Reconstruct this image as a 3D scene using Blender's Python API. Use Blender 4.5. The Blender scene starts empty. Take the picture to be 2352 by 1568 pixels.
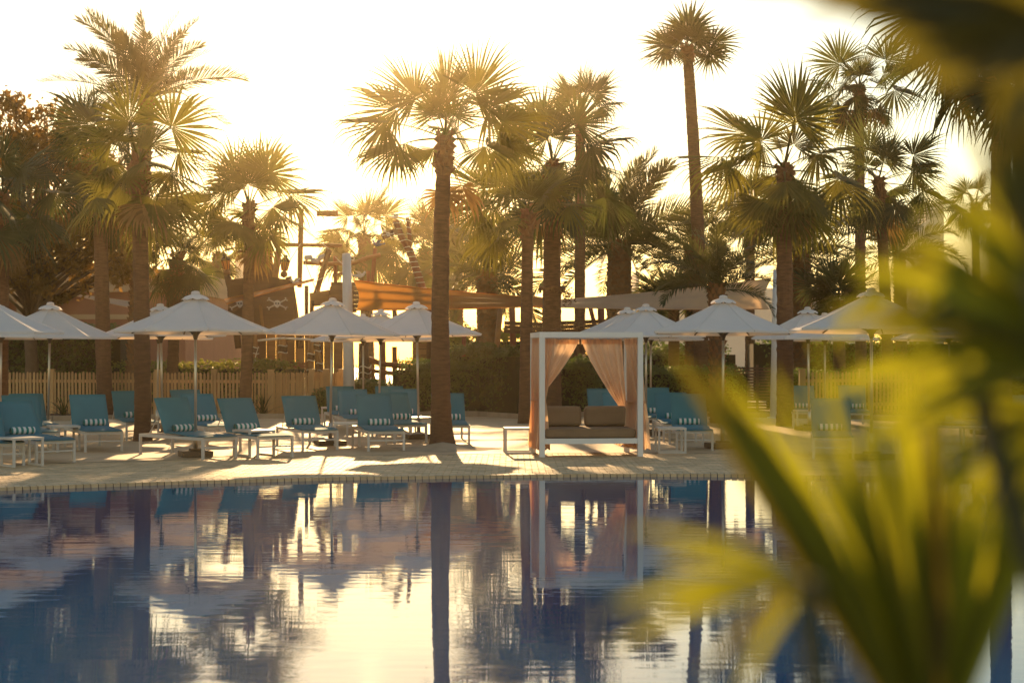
import bpy, math, random
from mathutils import Vector, Matrix, Quaternion, noise as mnoise
R = math.radians
random.seed(7)
scene = bpy.context.scene
COL = scene.collection

# ------------------------------------------------------------------ camera
CAM_H = 1.70
FPX = 2352 * 55 / 36.0          # focal length in units of a 2352 px wide frame
HORIZ = 818.0                   # row of the horizon in that frame
cam_d = bpy.data.cameras.new('camera')
cam = bpy.data.objects.new('camera', cam_d)
COL.objects.link(cam)
cam.location = (0, 0, CAM_H)
cam.rotation_euler = (R(90), 0, 0)
cam_d.lens = 55
cam_d.sensor_width = 36
cam_d.shift_y = (HORIZ - 784) / 2352
cam_d.clip_start = 0.05
cam_d.clip_end = 3000
cam_d.dof.use_dof = True
cam_d.dof.focus_distance = 27.5
cam_d.dof.aperture_fstop = 2.7
scene.camera = cam

# ------------------------------------------------------------------ sky, sun, exposure
SUN_AZ = R(-5.2)     # from the view axis, negative is left
SUN_EL = R(13.8)
world = bpy.data.worlds.new('World')
scene.world = world
world.use_nodes = True
wn = world.node_tree
sky = wn.nodes.new('ShaderNodeTexSky')
sky.sky_type = 'NISHITA'
sky.sun_disc = False
sky.sun_elevation = SUN_EL
sky.sun_rotation = SUN_AZ
sky.altitude = 0
sky.air_density = 1.4
sky.dust_density = 0.28
sky.ozone_density = 0.1
bg = wn.nodes['Background']
bg.inputs['Strength'].default_value = 0.095
wn.links.new(sky.outputs['Color'], bg.inputs['Color'])

sun_d = bpy.data.lights.new('sun', 'SUN')
sun = bpy.data.objects.new('sun', sun_d)
COL.objects.link(sun)
sun_d.energy = 5.0
sun_d.angle = R(0.6)
sun_d.color = (1.0, 0.63, 0.29)
sdir = Vector((math.sin(SUN_AZ) * math.cos(SUN_EL), math.cos(SUN_AZ) * math.cos(SUN_EL), math.sin(SUN_EL)))
sun.rotation_euler = sdir.to_track_quat('Z', 'Y').to_euler()
sun.location = sdir * 60

scene.view_settings.view_transform = 'Standard'
scene.view_settings.look = 'None'
scene.view_settings.exposure = 0.72
scene.view_settings.gamma = 1.0
scene.view_settings.use_curve_mapping = False
scene.cycles.use_denoising = True
scene.cycles.max_bounces = 8
scene.cycles.transparent_max_bounces = 8
scene.cycles.volume_bounces = 1
scene.cycles.caustics_reflective = False
scene.cycles.caustics_refractive = False
scene.cycles.sample_clamp_indirect = 6.0

# ------------------------------------------------------------------ helpers
def place(px, py):
    """ground point seen at a pixel of the 2352 px frame"""
    Y = CAM_H * FPX / (py - HORIZ)
    return Vector(((px - 1176) / FPX * Y, Y, 0))
def at(px, py, Y):
    return Vector(((px - 1176) / FPX * Y, Y, CAM_H + (HORIZ - py) / FPX * Y))
def ppm(Y):
    return FPX / Y

def tag(o, label=None, cat=None, group=None, kind=None):
    if label: o['label'] = label
    if cat: o['category'] = cat
    if group: o['group'] = group
    if kind: o['kind'] = kind
    return o
def empty(name, loc=(0, 0, 0), rz=0.0):
    o = bpy.data.objects.new(name, None)
    o.empty_display_size = 0.2
    o.location = loc
    o.rotation_euler = (0, 0, rz)
    COL.objects.link(o)
    return o
def link(name, me, parent=None, loc=(0, 0, 0), rot=(0, 0, 0), sc=None):
    o = bpy.data.objects.new(name, me)
    o.location = loc
    o.rotation_euler = rot
    if sc: o.scale = sc if not isinstance(sc, (int, float)) else (sc, sc, sc)
    o.parent = parent
    COL.objects.link(o)
    return o
def dup(o, parent=None):
    c = o.copy()
    COL.objects.link(c)
    c.parent = parent
    for ch in list(o.children):
        dup(ch, c)
    return c

class MB:
    """collects faces for one mesh"""
    def __init__(s): s.v = []; s.f = []
    def add(s, vs, fs):
        n = len(s.v); s.v += [tuple(v) for v in vs]; s.f += [tuple(i + n for i in f) for f in fs]; return s
    def box(s, c, d, rot=None):
        hx, hy, hz = d[0] / 2, d[1] / 2, d[2] / 2
        vs = [Vector((x, y, z)) for z in (-hz, hz) for y in (-hy, hy) for x in (-hx, hx)]
        if rot is not None: vs = [rot @ v for v in vs]
        c = Vector(c)
        return s.add([v + c for v in vs], [(0, 2, 3, 1), (4, 5, 7, 6), (0, 1, 5, 4), (2, 6, 7, 3), (0, 4, 6, 2), (1, 3, 7, 5)])
    def beam(s, a, b, w, h, up=(0, 0, 1)):
        a = Vector(a); b = Vector(b); d = b - a
        x = d.normalized(); u = Vector(up)
        if abs(x.dot(u)) > .98: u = Vector((0, 1, 0))
        y = u.cross(x).normalized(); z = x.cross(y)
        return s.box((a + b) / 2, (d.length, w, h), Matrix((x, y, z)).transposed())
    def tube(s, pts, rad, n=10, cap=True):
        pts = [Vector(p) for p in pts]
        if isinstance(rad, (int, float)): rad = [rad] * len(pts)
        vs = []; fs = []
        ref = None
        for i, p in enumerate(pts):
            t = (pts[min(i + 1, len(pts) - 1)] - pts[max(i - 1, 0)]).normalized()
            if ref is None:
                ref = Vector((1, 0, 0)) if abs(t.x) < .8 else Vector((0, 1, 0))
            a = (ref - t * ref.dot(t)).normalized(); b = t.cross(a); ref = a
            for k in range(n):
                an = 2 * math.pi * k / n
                vs.append(p + (a * math.cos(an) + b * math.sin(an)) * rad[i])
        for i in range(len(pts) - 1):
            for k in range(n):
                fs.append((i * n + k, i * n + (k + 1) % n, (i + 1) * n + (k + 1) % n, (i + 1) * n + k))
        if cap:
            fs.append(tuple(range(n - 1, -1, -1)))
            fs.append(tuple((len(pts) - 1) * n + k for k in range(n)))
        return s.add(vs, fs)
    def lathe(s, prof, n=16, c=(0, 0, 0)):
        return s.tube([(c[0], c[1], c[2] + z) for r, z in prof], [max(r, .0005) for r, z in prof], n)
    def rbox(s, c, d, r=.05, n=3, rot=None, puff=0.0):
        """rounded box (cushion)"""
        hx, hy, hz = [q / 2 for q in d]
        r = min(r, hx, hy, hz)
        def axis(h):
            k = [-h + r * (1 - math.cos(math.pi / 2 * i / n)) for i in range(n + 1)]
            return k + [0.0] + [-q for q in reversed(k)]
        import itertools
        nx = axis(hx); ny = axis(hy); nz = axis(hz)
        c = Vector(c)
        def proj(x, y, z):
            q = Vector((max(-hx + r, min(hx - r, x)), max(-hy + r, min(hy - r, y)), max(-hz + r, min(hz - r, z))))
            dv = Vector((x, y, z)) - q
            if dv.length > 1e-9: p = q + dv.normalized() * r
            else: p = Vector((x, y, z))
            if puff:
                p.z *= 1 + puff * math.cos(p.x / hx * 1.45) * math.cos(p.y / hy * 1.45)
            if rot is not None: p = rot @ p
            return p + c
        for ax in range(3):
            A, B = [(nx, ny), (ny, nz), (nz, nx)][ax]
            H = [hz, hx, hy][ax]
            for sg in (-1, 1):
                vs = []
                for a in A:
                    for b in B:
                        co = [(a, b, sg * H), (sg * H, a, b), (b, sg * H, a)][ax]
                        vs.append(proj(*co))
                fs = []
                nb = len(B)
                for i in range(len(A) - 1):
                    for j in range(nb - 1):
                        q = (i * nb + j, (i + 1) * nb + j, (i + 1) * nb + j + 1, i * nb + j + 1)
                        fs.append(q if sg > 0 else q[::-1])
                s.add(vs, fs)
        return s
    def prism(s, poly, y0, y1):
        """polygon in x,z extruded along y"""
        n = len(poly)
        vs = [(x, y0, z) for x, z in poly] + [(x, y1, z) for x, z in poly]
        fs = [tuple(range(n)), tuple(range(2 * n - 1, n - 1, -1))]
        for i in range(n):
            j = (i + 1) % n
            fs.append((i, i + n, j + n, j))
        return s.add(vs, fs)
    def mesh(s, name, mat, smooth=False):
        me = bpy.data.meshes.new(name)
        me.from_pydata(s.v, [], s.f)
        if mat is not None: me.materials.append(mat)
        if smooth:
            me.polygons.foreach_set('use_smooth', [True] * len(me.polygons))
        me.update()
        return me
    def build(s, name, mat, parent=None, smooth=False, **kw):
        return link(name, s.mesh(name, mat, smooth), parent, **kw)

# ------------------------------------------------------------------ materials
def _n(nt, t, **kw):
    n = nt.nodes.new(t)
    for k, v in kw.items():
        if k in n.inputs.keys(): n.inputs[k].default_value = v
        else: setattr(n, k, v)
    return n
def pmat(name, col, rough=.6, var=.18, scale=4.0, bump=0.0, bscale=30.0, trans=0.0, tcol=None, metal=0.0,
         orand=.10, stretch=(1, 1, 1), spec=.4, sheen=0.0):
    m = bpy.data.materials.new(name)
    m.use_nodes = True
    nt = m.node_tree
    b = nt.nodes['Principled BSDF']
    b.inputs['Roughness'].default_value = rough
    b.inputs['Metallic'].default_value = metal
    b.inputs['Specular IOR Level'].default_value = spec
    if sheen: b.inputs['Sheen Weight'].default_value = sheen
    tc = _n(nt, 'ShaderNodeTexCoord')
    mp = _n(nt, 'ShaderNodeMapping')
    mp.inputs['Scale'].default_value = stretch
    nt.links.new(tc.outputs['Object'], mp.inputs['Vector'])
    nz = _n(nt, 'ShaderNodeTexNoise', Scale=scale, Detail=4.0, Roughness=.6)
    nt.links.new(mp.outputs['Vector'], nz.inputs['Vector'])
    oi = _n(nt, 'ShaderNodeObjectInfo')
    a = _n(nt, 'ShaderNodeMath', operation='MULTIPLY_ADD')
    a.inputs[1].default_value = 2 * var * 1.6; a.inputs[2].default_value = 1 - var * 1.6
    nt.links.new(nz.outputs['Fac'], a.inputs[0])
    r_ = _n(nt, 'ShaderNodeMath', operation='MULTIPLY_ADD')
    r_.inputs[1].default_value = 2 * orand; r_.inputs[2].default_value = 1 - orand
    nt.links.new(oi.outputs['Random'], r_.inputs[0])
    mu = _n(nt, 'ShaderNodeMath', operation='MULTIPLY')
    nt.links.new(a.outputs[0], mu.inputs[0]); nt.links.new(r_.outputs[0], mu.inputs[1])
    hs = _n(nt, 'ShaderNodeHueSaturation')
    hs.inputs['Color'].default_value = (*col, 1)
    nt.links.new(mu.outputs[0], hs.inputs['Value'])
    nt.links.new(hs.outputs['Color'], b.inputs['Base Color'])
    if bump:
        n2 = _n(nt, 'ShaderNodeTexNoise', Scale=bscale, Detail=3.0)
        nt.links.new(mp.outputs['Vector'], n2.inputs['Vector'])
        bp = _n(nt, 'ShaderNodeBump', Strength=bump, Distance=.02)
        nt.links.new(n2.outputs['Fac'], bp.inputs['Height'])
        nt.links.new(bp.outputs['Normal'], b.inputs['Normal'])
    if trans:
        tr = _n(nt, 'ShaderNodeBsdfTranslucent')
        h2 = _n(nt, 'ShaderNodeHueSaturation')
        h2.inputs['Color'].default_value = (*(tcol or col), 1)
        nt.links.new(mu.outputs[0], h2.inputs['Value'])
        nt.links.new(h2.outputs['Color'], tr.inputs['Color'])
        mx = _n(nt, 'ShaderNodeMixShader')
        mx.inputs[0].default_value = trans
        out = nt.nodes['Material Output']
        nt.links.new(b.outputs[0], mx.inputs[1]); nt.links.new(tr.outputs[0], mx.inputs[2])
        nt.links.new(mx.outputs[0], out.inputs['Surface'])
    return m

M = {}
M['fan'] = pmat('fan_palm_leaf', (.036, .052, .012), .62, .25, 3, trans=.38, tcol=(.27, .24, .03), orand=.25)
M['fan_dark'] = pmat('dark_palm_leaf', (.022, .032, .012), .62, .25, 3, trans=.30, tcol=(.16, .18, .035), orand=.25)
M['feather'] = pmat('date_palm_leaf', (.04, .046, .018), .5, .25, 3, trans=.32, tcol=(.20, .20, .05), orand=.25)
M['dead'] = pmat('dry_palm_leaf', (.20, .12, .05), .8, .25, 3, trans=.3, tcol=(.35, .2, .06), orand=.25)
M['petiole'] = pmat('palm_petiole', (.12, .10, .03), .6, .2, 4)
M['trunk'] = pmat('palm_trunk', (.145, .072, .036), .88, .5, 5, bump=1.0, bscale=12, stretch=(1, 1, 4.5), orand=.18)
M['trunk_d'] = pmat('date_palm_trunk', (.16, .095, .05), .9, .4, 6, bump=.7, bscale=20)
M['boot'] = pmat('palm_boots', (.20, .10, .045), .9, .35, 9, bump=.6)
M['teal'] = pmat('teal_fabric', (.055, .205, .265), .75, .10, 2.5, bump=.12, bscale=120, orand=.10, trans=.10, tcol=(.05, .2, .25))
M['alu'] = pmat('pale_aluminium', (.56, .51, .47), .42, .06, 6, orand=.05)
M['white'] = pmat('white_paint', (.72, .70, .70), .45, .05, 3, orand=.03)
M['canopy'] = pmat('white_canopy_fabric', (.82, .78, .77), .8, .05, 2.0, bump=.08, bscale=60, trans=.28, tcol=(.85, .66, .48), orand=.05)
M['steel'] = pmat('brushed_pole', (.50, .46, .42), .30, .08, 3, metal=.75)
M['darkmetal'] = pmat('dark_strut', (.09, .075, .06), .5, .1, 4)
M['basewood'] = pmat('brown_base', (.14, .09, .055), .6, .25, 5, bump=.3)
M['curtain'] = pmat('pale_curtain', (.60, .44, .36), .9, .07, 2, bump=.1, bscale=70, trans=.72, tcol=(.95, .66, .42), orand=.05)
M['cushion'] = pmat('taupe_cushion', (.26, .165, .095), .9, .12, 3, bump=.15, bscale=60)
M['picket'] = pmat('pale_timber', (.52, .30, .13), .75, .25, 5, bump=.3, bscale=25, stretch=(1, 1, .25), orand=.16)
M['sand'] = pmat('sand', (.46, .34, .22), .95, .2, 3, bump=.5, bscale=9)
M['paver'] = pmat('sandy_paver', (.56, .385, .215), .68, .22, 1.3, bump=.35, bscale=40, orand=.14, spec=.5)
M['joint'] = pmat('paver_joint', (.13, .095, .065), .9, .2, 5)
M['soil'] = pmat('red_mulch', (.12, .055, .03), .95, .4, 9, bump=1, bscale=30)
M['kerb'] = pmat('stone_kerb', (.36, .27, .19), .85, .2, 4, bump=.3)
M['hedge'] = pmat('hedge_leaf', (.045, .09, .02), .45, .3, 2, trans=.35, tcol=(.20, .28, .04), orand=.2)
M['hedge_y'] = pmat('bright_hedge_leaf', (.07, .11, .02), .5, .3, 2, trans=.45, tcol=(.42, .42, .05), orand=.2)
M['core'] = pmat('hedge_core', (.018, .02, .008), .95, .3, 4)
M['almond'] = pmat('almond_leaf', (.07, .06, .02), .45, .35, 2.2, trans=.42, tcol=(.38, .20, .04), orand=.3)
M['bark'] = pmat('bark', (.12, .08, .05), .9, .3, 6, bump=.7)
M['terra'] = pmat('terracotta_render', (.36, .17, .11), .9, .14, 1.2, bump=.2, bscale=15)
M['beige'] = pmat('beige_render', (.45, .33, .21), .9, .12, 1.0, bump=.2, bscale=15)
M['sail'] = pmat('tan_shade_cloth', (.36, .17, .05), .85, .08, 2, bump=.1, bscale=50, trans=.68, tcol=(.88, .36, .05))
M['sail_pale'] = pmat('pale_shade_cloth', (.62, .47, .33), .85, .08, 2, trans=.5, tcol=(.75, .52, .32))
M['log'] = pmat('play_log', (.30, .15, .06), .75, .3, 4, bump=.5, bscale=14)
M['logred'] = pmat('red_stained_log', (.24, .075, .035), .7, .25, 4, bump=.3, bscale=14)
M['plank'] = pmat('dark_hull_plank', (.115, .055, .03), .7, .3, 3, bump=.3, bscale=16, stretch=(.3, 1, 2), orand=.2)
M['plank2'] = pmat('tan_hull_plank', (.27, .145, .06), .7, .3, 3, bump=.3, bscale=16, stretch=(.3, 1, 2), orand=.2)
M['rope'] = pmat('pale_rope', (.62, .55, .46), .85, .1, 8)
M['bone'] = pmat('bone_paint', (.74, .68, .62), .7, .06, 6)
M['black'] = pmat('black_paint', (.02, .018, .016), .6, .1, 6)
M['iron'] = pmat('lantern_iron', (.05, .035, .025), .55, .15, 6)
M['amber'] = pmat('lantern_glass', (.5, .26, .08), .3, .1, 6, trans=.4, tcol=(.8, .4, .1))
M['letters'] = pmat('sign_letters', (.20, .12, .06), .8, .2, 6)
M['palebuild'] = pmat('pale_far_render', (.62, .56, .50), .9, .06, .3)
M['farglass'] = pmat('far_window', (.30, .30, .30), .3, .05, 1)
M['fg'] = pmat('near_palm_leaf', (.070, .092, .012), .5, .25, 8, trans=.5, tcol=(.38, .38, .014), orand=.25)
M['fg_unlit'] = pmat('near_unlit_leaf', (.055, .052, .010), .5, .25, 8, trans=.30, tcol=(.26, .22, .012), orand=.2)  # near leaf where no sun shines through, the shade put into its colour
M['fg_stem'] = pmat('near_palm_stem', (.05, .045, .012), .6, .25, 8)
M['ground'] = pmat('sandy_ground', (.36, .28, .19), .95, .2, .6, bump=.4, bscale=4)
M['blue'] = pmat('parrot_blue', (.05, .10, .28), .6, .1, 8)
M['poolwall'] = pmat('pool_tile', (.05, .12, .20), .4, .2, 6)

def striped_towel():
    m = bpy.data.materials.new('striped_towel'); m.use_nodes = True
    nt = m.node_tree; b = nt.nodes['Principled BSDF']
    b.inputs['Roughness'].default_value = .95
    tc = _n(nt, 'ShaderNodeTexCoord')
    sx = _n(nt, 'ShaderNodeSeparateXYZ'); nt.links.new(tc.outputs['Object'], sx.inputs[0])
    k = _n(nt, 'ShaderNodeMath', operation='MULTIPLY'); k.inputs[1].default_value = 1 / .088
    nt.links.new(sx.outputs['Y'], k.inputs[0])
    fr = _n(nt, 'ShaderNodeMath', operation='FRACT'); nt.links.new(k.outputs[0], fr.inputs[0])
    gt = _n(nt, 'ShaderNodeMath', operation='GREATER_THAN'); gt.inputs[1].default_value = .5
    nt.links.new(fr.outputs[0], gt.inputs[0])
    mx = _n(nt, 'ShaderNodeMix', data_type='RGBA')
    nt.links.new(gt.outputs[0], mx.inputs['Factor'])
    mx.inputs[6].default_value = (.70, .68, .68, 1); mx.inputs[7].default_value = (.015, .20, .19, 1)
    nt.links.new(mx.outputs[2], b.inputs['Base Color'])
    nz = _n(nt, 'ShaderNodeTexNoise', Scale=90.0); bp = _n(nt, 'ShaderNodeBump', Strength=.3, Distance=.01)
    nt.links.new(nz.outputs['Fac'], bp.inputs['Height']); nt.links.new(bp.outputs[0], b.inputs['Normal'])
    return m
M['towel'] = striped_towel()
# every paver has a shade of its own
_nt = M['paver'].node_tree
_geo = _n(_nt, 'ShaderNodeNewGeometry')
_m1 = _n(_nt, 'ShaderNodeMath', operation='MULTIPLY_ADD'); _m1.inputs[1].default_value = .42; _m1.inputs[2].default_value = .78
_nt.links.new(_geo.outputs['Random Per Island'], _m1.inputs[0])
_hs = [q for q in _nt.nodes if q.type == 'HUE_SAT'][0]
_old = _hs.inputs['Value'].links[0].from_socket
_m2 = _n(_nt, 'ShaderNodeMath', operation='MULTIPLY')
_nt.links.new(_old, _m2.inputs[0]); _nt.links.new(_m1.outputs[0], _m2.inputs[1]); _nt.links.new(_m2.outputs[0], _hs.inputs['Value'])

def deck_material():
    m = pmat('deck_paving', (.54, .37, .21), .7, .2, 1.0, spec=.5)
    nt = m.node_tree; b = nt.nodes['Principled BSDF']
    br = _n(nt, 'ShaderNodeTexBrick'); br.offset = .5
    br.inputs['Scale'].default_value = 1.0
    br.inputs['Brick Width'].default_value = .205; br.inputs['Row Height'].default_value = .105
    br.inputs['Mortar Size'].default_value = .006
    tc = _n(nt, 'ShaderNodeTexCoord'); nt.links.new(tc.outputs['Object'], br.inputs['Vector'])
    bp = _n(nt, 'ShaderNodeBump', Strength=.6, Distance=.01); bp.invert = True
    nt.links.new(br.outputs['Fac'], bp.inputs['Height']); nt.links.new(bp.outputs[0], b.inputs['Normal'])
    return m
M['deck'] = deck_material()

def water_material(name, base, sx, sy, strength, rough=.015):
    m = bpy.data.materials.new(name); m.use_nodes = True
    nt = m.node_tree; b = nt.nodes['Principled BSDF']
    b.inputs['Base Color'].default_value = (*base, 1)
    b.inputs['Roughness'].default_value = rough
    b.inputs['IOR'].default_value = 1.333
    tc = _n(nt, 'ShaderNodeTexCoord')
    h = None
    for (kx, ky, sc, det, w) in ((sx, sy, 1.0, 3.0, 1.0), (sx * .3, sy * .3, 1.0, 2.0, 1.6)):
        mp = _n(nt, 'ShaderNodeMapping'); mp.inputs['Scale'].default_value = (kx, ky, 1)
        nt.links.new(tc.outputs['Object'], mp.inputs['Vector'])
        nz = _n(nt, 'ShaderNodeTexNoise', Scale=sc, Detail=det, Roughness=.5)
        nt.links.new(mp.outputs[0], nz.inputs['Vector'])
        mm = _n(nt, 'ShaderNodeMath', operation='MULTIPLY'); mm.inputs[1].default_value = w
        nt.links.new(nz.outputs['Fac'], mm.inputs[0])
        if h is None: h = mm
        else:
            ad = _n(nt, 'ShaderNodeMath', operation='ADD')
            nt.links.new(h.outputs[0], ad.inputs[0]); nt.links.new(mm.outputs[0], ad.inputs[1]); h = ad
    bp = _n(nt, 'ShaderNodeBump', Strength=1.0, Distance=strength)
    nt.links.new(h.outputs[0], bp.inputs['Height'])
    nt.links.new(bp.outputs[0], b.inputs['Normal'])
    return m
M['water'] = water_material('pool_water', (.009, .080, .20), 1.8, 7.5, .0009)
M['sea'] = water_material('sea_water', (.03, .05, .06), .4, .8, .05, .1)

# ------------------------------------------------------------------ setting: ground, sea, pool, deck
EDGE = [(-16, 12.5), (-11, 17.2), (-8.5, 19.2), (-6.6, 20.35), (-3.4, 21.75), (-1.0, 22.3), (1.4, 22.65), (3.2, 22.6), (5.2, 22.2), (7.2, 21.7), (10, 20.5), (16, 15.5)]
def edge_y(x):
    """far rim of the pool, smooth through the points"""
    if x <= EDGE[0][0]: return EDGE[0][1]
    if x >= EDGE[-1][0]: return EDGE[-1][1]
    for i in range(len(EDGE) - 1):
        if EDGE[i][0] <= x <= EDGE[i + 1][0]:
            p1 = EDGE[i]; p2 = EDGE[i + 1]
            p0 = EDGE[max(i - 1, 0)]; p3 = EDGE[min(i + 2, len(EDGE) - 1)]
            t = (x - p1[0]) / (p2[0] - p1[0]); h = p2[0] - p1[0]
            m1 = (p2[1] - p0[1]) / (p2[0] - p0[0]) * h if p2[0] != p0[0] else 0
            m2 = (p3[1] - p1[1]) / (p3[0] - p1[0]) * h if p3[0] != p1[0] else 0
            return ((2*t**3 - 3*t**2 + 1) * p1[1] + (t**3 - 2*t**2 + t) * m1 + (-2*t**3 + 3*t**2) * p2[1] + (t**3 - t**2) * m2)

g = MB(); n = 12
g.add([(-300, 24 if False else -40, -2.2), (300, -40, -2.2), (300, 300, -2.2), (-300, 300, -2.2)], [(0, 1, 2, 3)])
tag(g.build('ground_underlay', M['ground']), kind='structure')
# land behind the deck, and the near bank the camera stands on
g = MB(); g.add([(-300, 44, -.03), (300, 44, -.03), (300, 84, -.03), (-300, 84, -.03)], [(0, 1, 2, 3)])
g.add([(-300, -40, -.03), (300, -40, -.03), (300, 3.0, -.03), (-300, 3.0, -.03)], [(0, 1, 2, 3)])
g.add([(-300, 3, -.03), (-16, 3, -.03), (-16, 44, -.03), (-300, 44, -.03)], [(0, 1, 2, 3)])
g.add([(16, 3, -.03), (300, 3, -.03), (300, 44, -.03), (16, 44, -.03)], [(0, 1, 2, 3)])
tag(g.build('ground', M['ground']), kind='structure')
g = MB(); g.add([(-300, 84.2, -.5), (300, 84.2, -.5), (300, 299, -.5), (-300, 299, -.5)], [(0, 1, 2, 3)])
tag(g.build('sea', M['sea']), kind='structure')

# pool water: one sheet up to the rim
xs = [-16 + .25 * i for i in range(129)]
w = MB()
for i, x in enumerate(xs):
    w.v += [(x, 3.05, -.045), (x, edge_y(x) + .03, -.045)]
    if i: k = 2 * i; w.f.append((k - 2, k, k + 1, k - 1))
tag(w.build('pool_water', M['water']), kind='structure')
# pool shell
w = MB()
for i, x in enumerate(xs):
    w.v += [(x, 3.02, -1.4), (x, edge_y(x) + .06, -1.4), (x, edge_y(x) + .06, -.012), (x, 3.02, -.012)]
    if i:
        k = 4 * i
        w.f += [(k - 4, k, k + 1, k - 3), (k - 3, k + 1, k + 2, k - 2), (k - 1, k + 3, k, k - 4)]
tag(w.build('pool_shell', M['poolwall']), kind='structure')

# paved deck: bedding sheet, near pavers as pieces, brick material further off
DECK_SPLIT = 4.9
w = MB()
for i, x in enumerate(xs):
    e = edge_y(x)
    w.v += [(x, e + .02, -.021), (x, e + DECK_SPLIT + .1, -.021)]
    if i: k = 2 * i; w.f.append((k - 2, k, k + 1, k - 1))
deck = w.build('deck', M['joint']); tag(deck, kind='structure')
w = MB()
for i, x in enumerate(xs):
    e = edge_y(x)
    w.v += [(x, e + DECK_SPLIT, 0), (x, 44.2, 0)]
    if i: k = 2 * i; w.f.append((k - 2, k, k + 1, k - 1))
w.build('far_paving', M['deck'], deck)
# coping bricks, each its own piece
bw = .098
me = MB().box((0, 0, -.028), (bw - .012, .21, .056)).mesh('coping_brick', M['paver'])
x = -7.6; prev = []
for i in range(156):
    s_ = math.atan((edge_y(x + .05) - edge_y(x - .05)) / .1)
    o = link('coping_brick', me, deck, (x, edge_y(x) + .105, .001 + random.uniform(-.0015, .0015)), (0, 0, s_))
    x += bw * math.cos(s_)
# field of pavers
rng = random.Random(3)
f = MB()
rows = int((DECK_SPLIT - .22) / .105)
for r in range(rows):
    x = -9.5 + (.1 if r % 2 else 0)
    while x < 9.5:
        e0 = edge_y(x) + .225 + r * .105; e1 = edge_y(x + .2) + .225 + r * .105
        z = rng.uniform(-.004, .001); t = rng.uniform(-.001, .001); gp = .008
        x0, x1, d = x + gp, x + .2 - gp, .105 - 2 * gp * .8
        f.add([(x0, e0, z), (x1, e1, z + t), (x1, e1 + d, z), (x0, e0 + d, z - t),
               (x0, e0, z - .02), (x1, e1, z - .02), (x1, e1 + d, z - .02), (x0, e0 + d, z - .02)],
              [(0, 1, 2, 3), (4, 5, 1, 0), (5, 6, 2, 1), (6, 7, 3, 2), (7, 4, 0, 3)])
        x += .2
tag(f.build('pavers', M['paver'], deck), kind='stuff')
# sand mound round the foot of the big palm, planting bed and kerb
def mound(c, rx, ry, h, name):
    m = MB(); nr, na = 7, 28
    m.v.append((0, 0, h))
    for i in range(1, nr + 1):
        t = i / nr
        for k in range(na):
            a = 2 * math.pi * k / na
            q = 1 + .12 * math.sin(3 * a + 1) + .07 * math.sin(7 * a)
            m.v.append((math.cos(a) * rx * t * q, math.sin(a) * ry * t * q, h * (1 - t) ** 1.6 + .004))
    for k in range(na): m.f.append((0, 1 + k, 1 + (k + 1) % na))
    for i in range(nr - 1):
        for k in range(na):
            a = 1 + i * na + k; b = 1 + i * na + (k + 1) % na
            m.f.append((a, a + na, b + na, b))
    o = m.build(name, M['sand'], smooth=True); o.location = c
    return tag(o, kind='structure')
mound(place(1016, 1031), .95, .9, .13, 'sand_mound')
mound(place(1335, 938), 1.2, 1.0, .12, 'sand_mound')
mound(place(2296, 1046), .9, .8, .1, 'sand_mound')
# mulch bed with kerb between deck and fence / hedge
bed = MB()
pts = []
for px, py in ((-60, 968), (120, 966), (420, 962), (640, 961), (800, 962), (920, 958), (1010, 954), (1100, 955), (1195, 962), (1330, 957), (1480, 955), (1700, 957), (2000, 965), (2420, 972)):
    p = place(px, py); pts.append(p)
for i, p in enumerate(pts):
    bed.v += [(p.x, p.y, .03), (p.x * 1.28, p.y + 11, .05)]
    if i: k = 2 * i; bed.f.append((k - 2, k, k + 1, k - 1))
bedo = bed.build('planting_bed', M['soil']); tag(bedo, kind='structure')
for i in range(len(pts) - 1):
    a, b = pts[i], pts[i + 1]; L = (b - a).length; nn = max(2, int(L / .6)); d = (b - a) / nn
    if i == 0: kme = MB().box((0, 0, 0), (.59, .14, .15)).mesh('kerb_stone', M['kerb'])
    for k in range(nn):
        c = a + d * (k + .5)
        link('kerb_stone', kme, bedo, (c.x, c.y, .06 + rng.uniform(-.004, .004)), (0, 0, math.atan2(d.y, d.x)), (d.length / .6, 1, 1))

# ------------------------------------------------------------------ buildings
def px_box(m, x0, x1, y0, y1, D, depth):
    a = at(x0, y1, D); b = at(x1, y0, D)
    return m.box(((a.x + b.x) / 2, D + depth / 2, (a.z + b.z) / 2), (b.x - a.x, depth, b.z - a.z))
D = 58.0
bl = empty('resort_building', (-16, D, 0))
def bpart(name, m, mat, par=None):
    o = m.build(name, mat, par or bl); 
    if par is None: o.matrix_parent_inverse = Matrix.Translation((16, -D, 0))
    return o
ground_y = HORIZ + CAM_H * FPX / D
bpart('wall', px_box(MB(), -260, 426, 668, ground_y, D, 12), M['terra'])
bpart('parapet', px_box(MB(), -262, 428, 618, 657, D - .12, 12.2), M['beige'])
bpart('cornice', px_box(MB(), -264, 431, 657, 670, D - .3, 12.5), M['beige'])
bpart('upper_block', px_box(MB(), -200, 236, 604, 640, D + .6, 10), M['beige'])
bpart('string_course', px_box(MB(), 140, 427, 722, 733, D - .08, .3), M['beige'])
bpart('porch_beam', px_box(MB(), -120, 140, 660, 686, D - 1.4, 1.4), M['beige'])
bpart('pilaster', px_box(MB(), 38, 50, 686, ground_y, D - 1.3, 1.2), M['beige'])
bpart('pilaster', px_box(MB(), -120, -105, 686, ground_y, D - 1.3, 1.2), M['beige'])
wd = bpart('window', px_box(MB(), 192, 226, 806, 830, D - .06, .3), M['plank'])
bpart('sill', px_box(MB(), 190, 228, 830, 833, D - .14, .3), M['beige'])
bpart('window', px_box(MB(), 60, 100, 720, 800, D - .06, .3), M['plank'])
tag(bl, 'terracotta and beige flat-roofed building behind the left picket fence', 'building')
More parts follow.
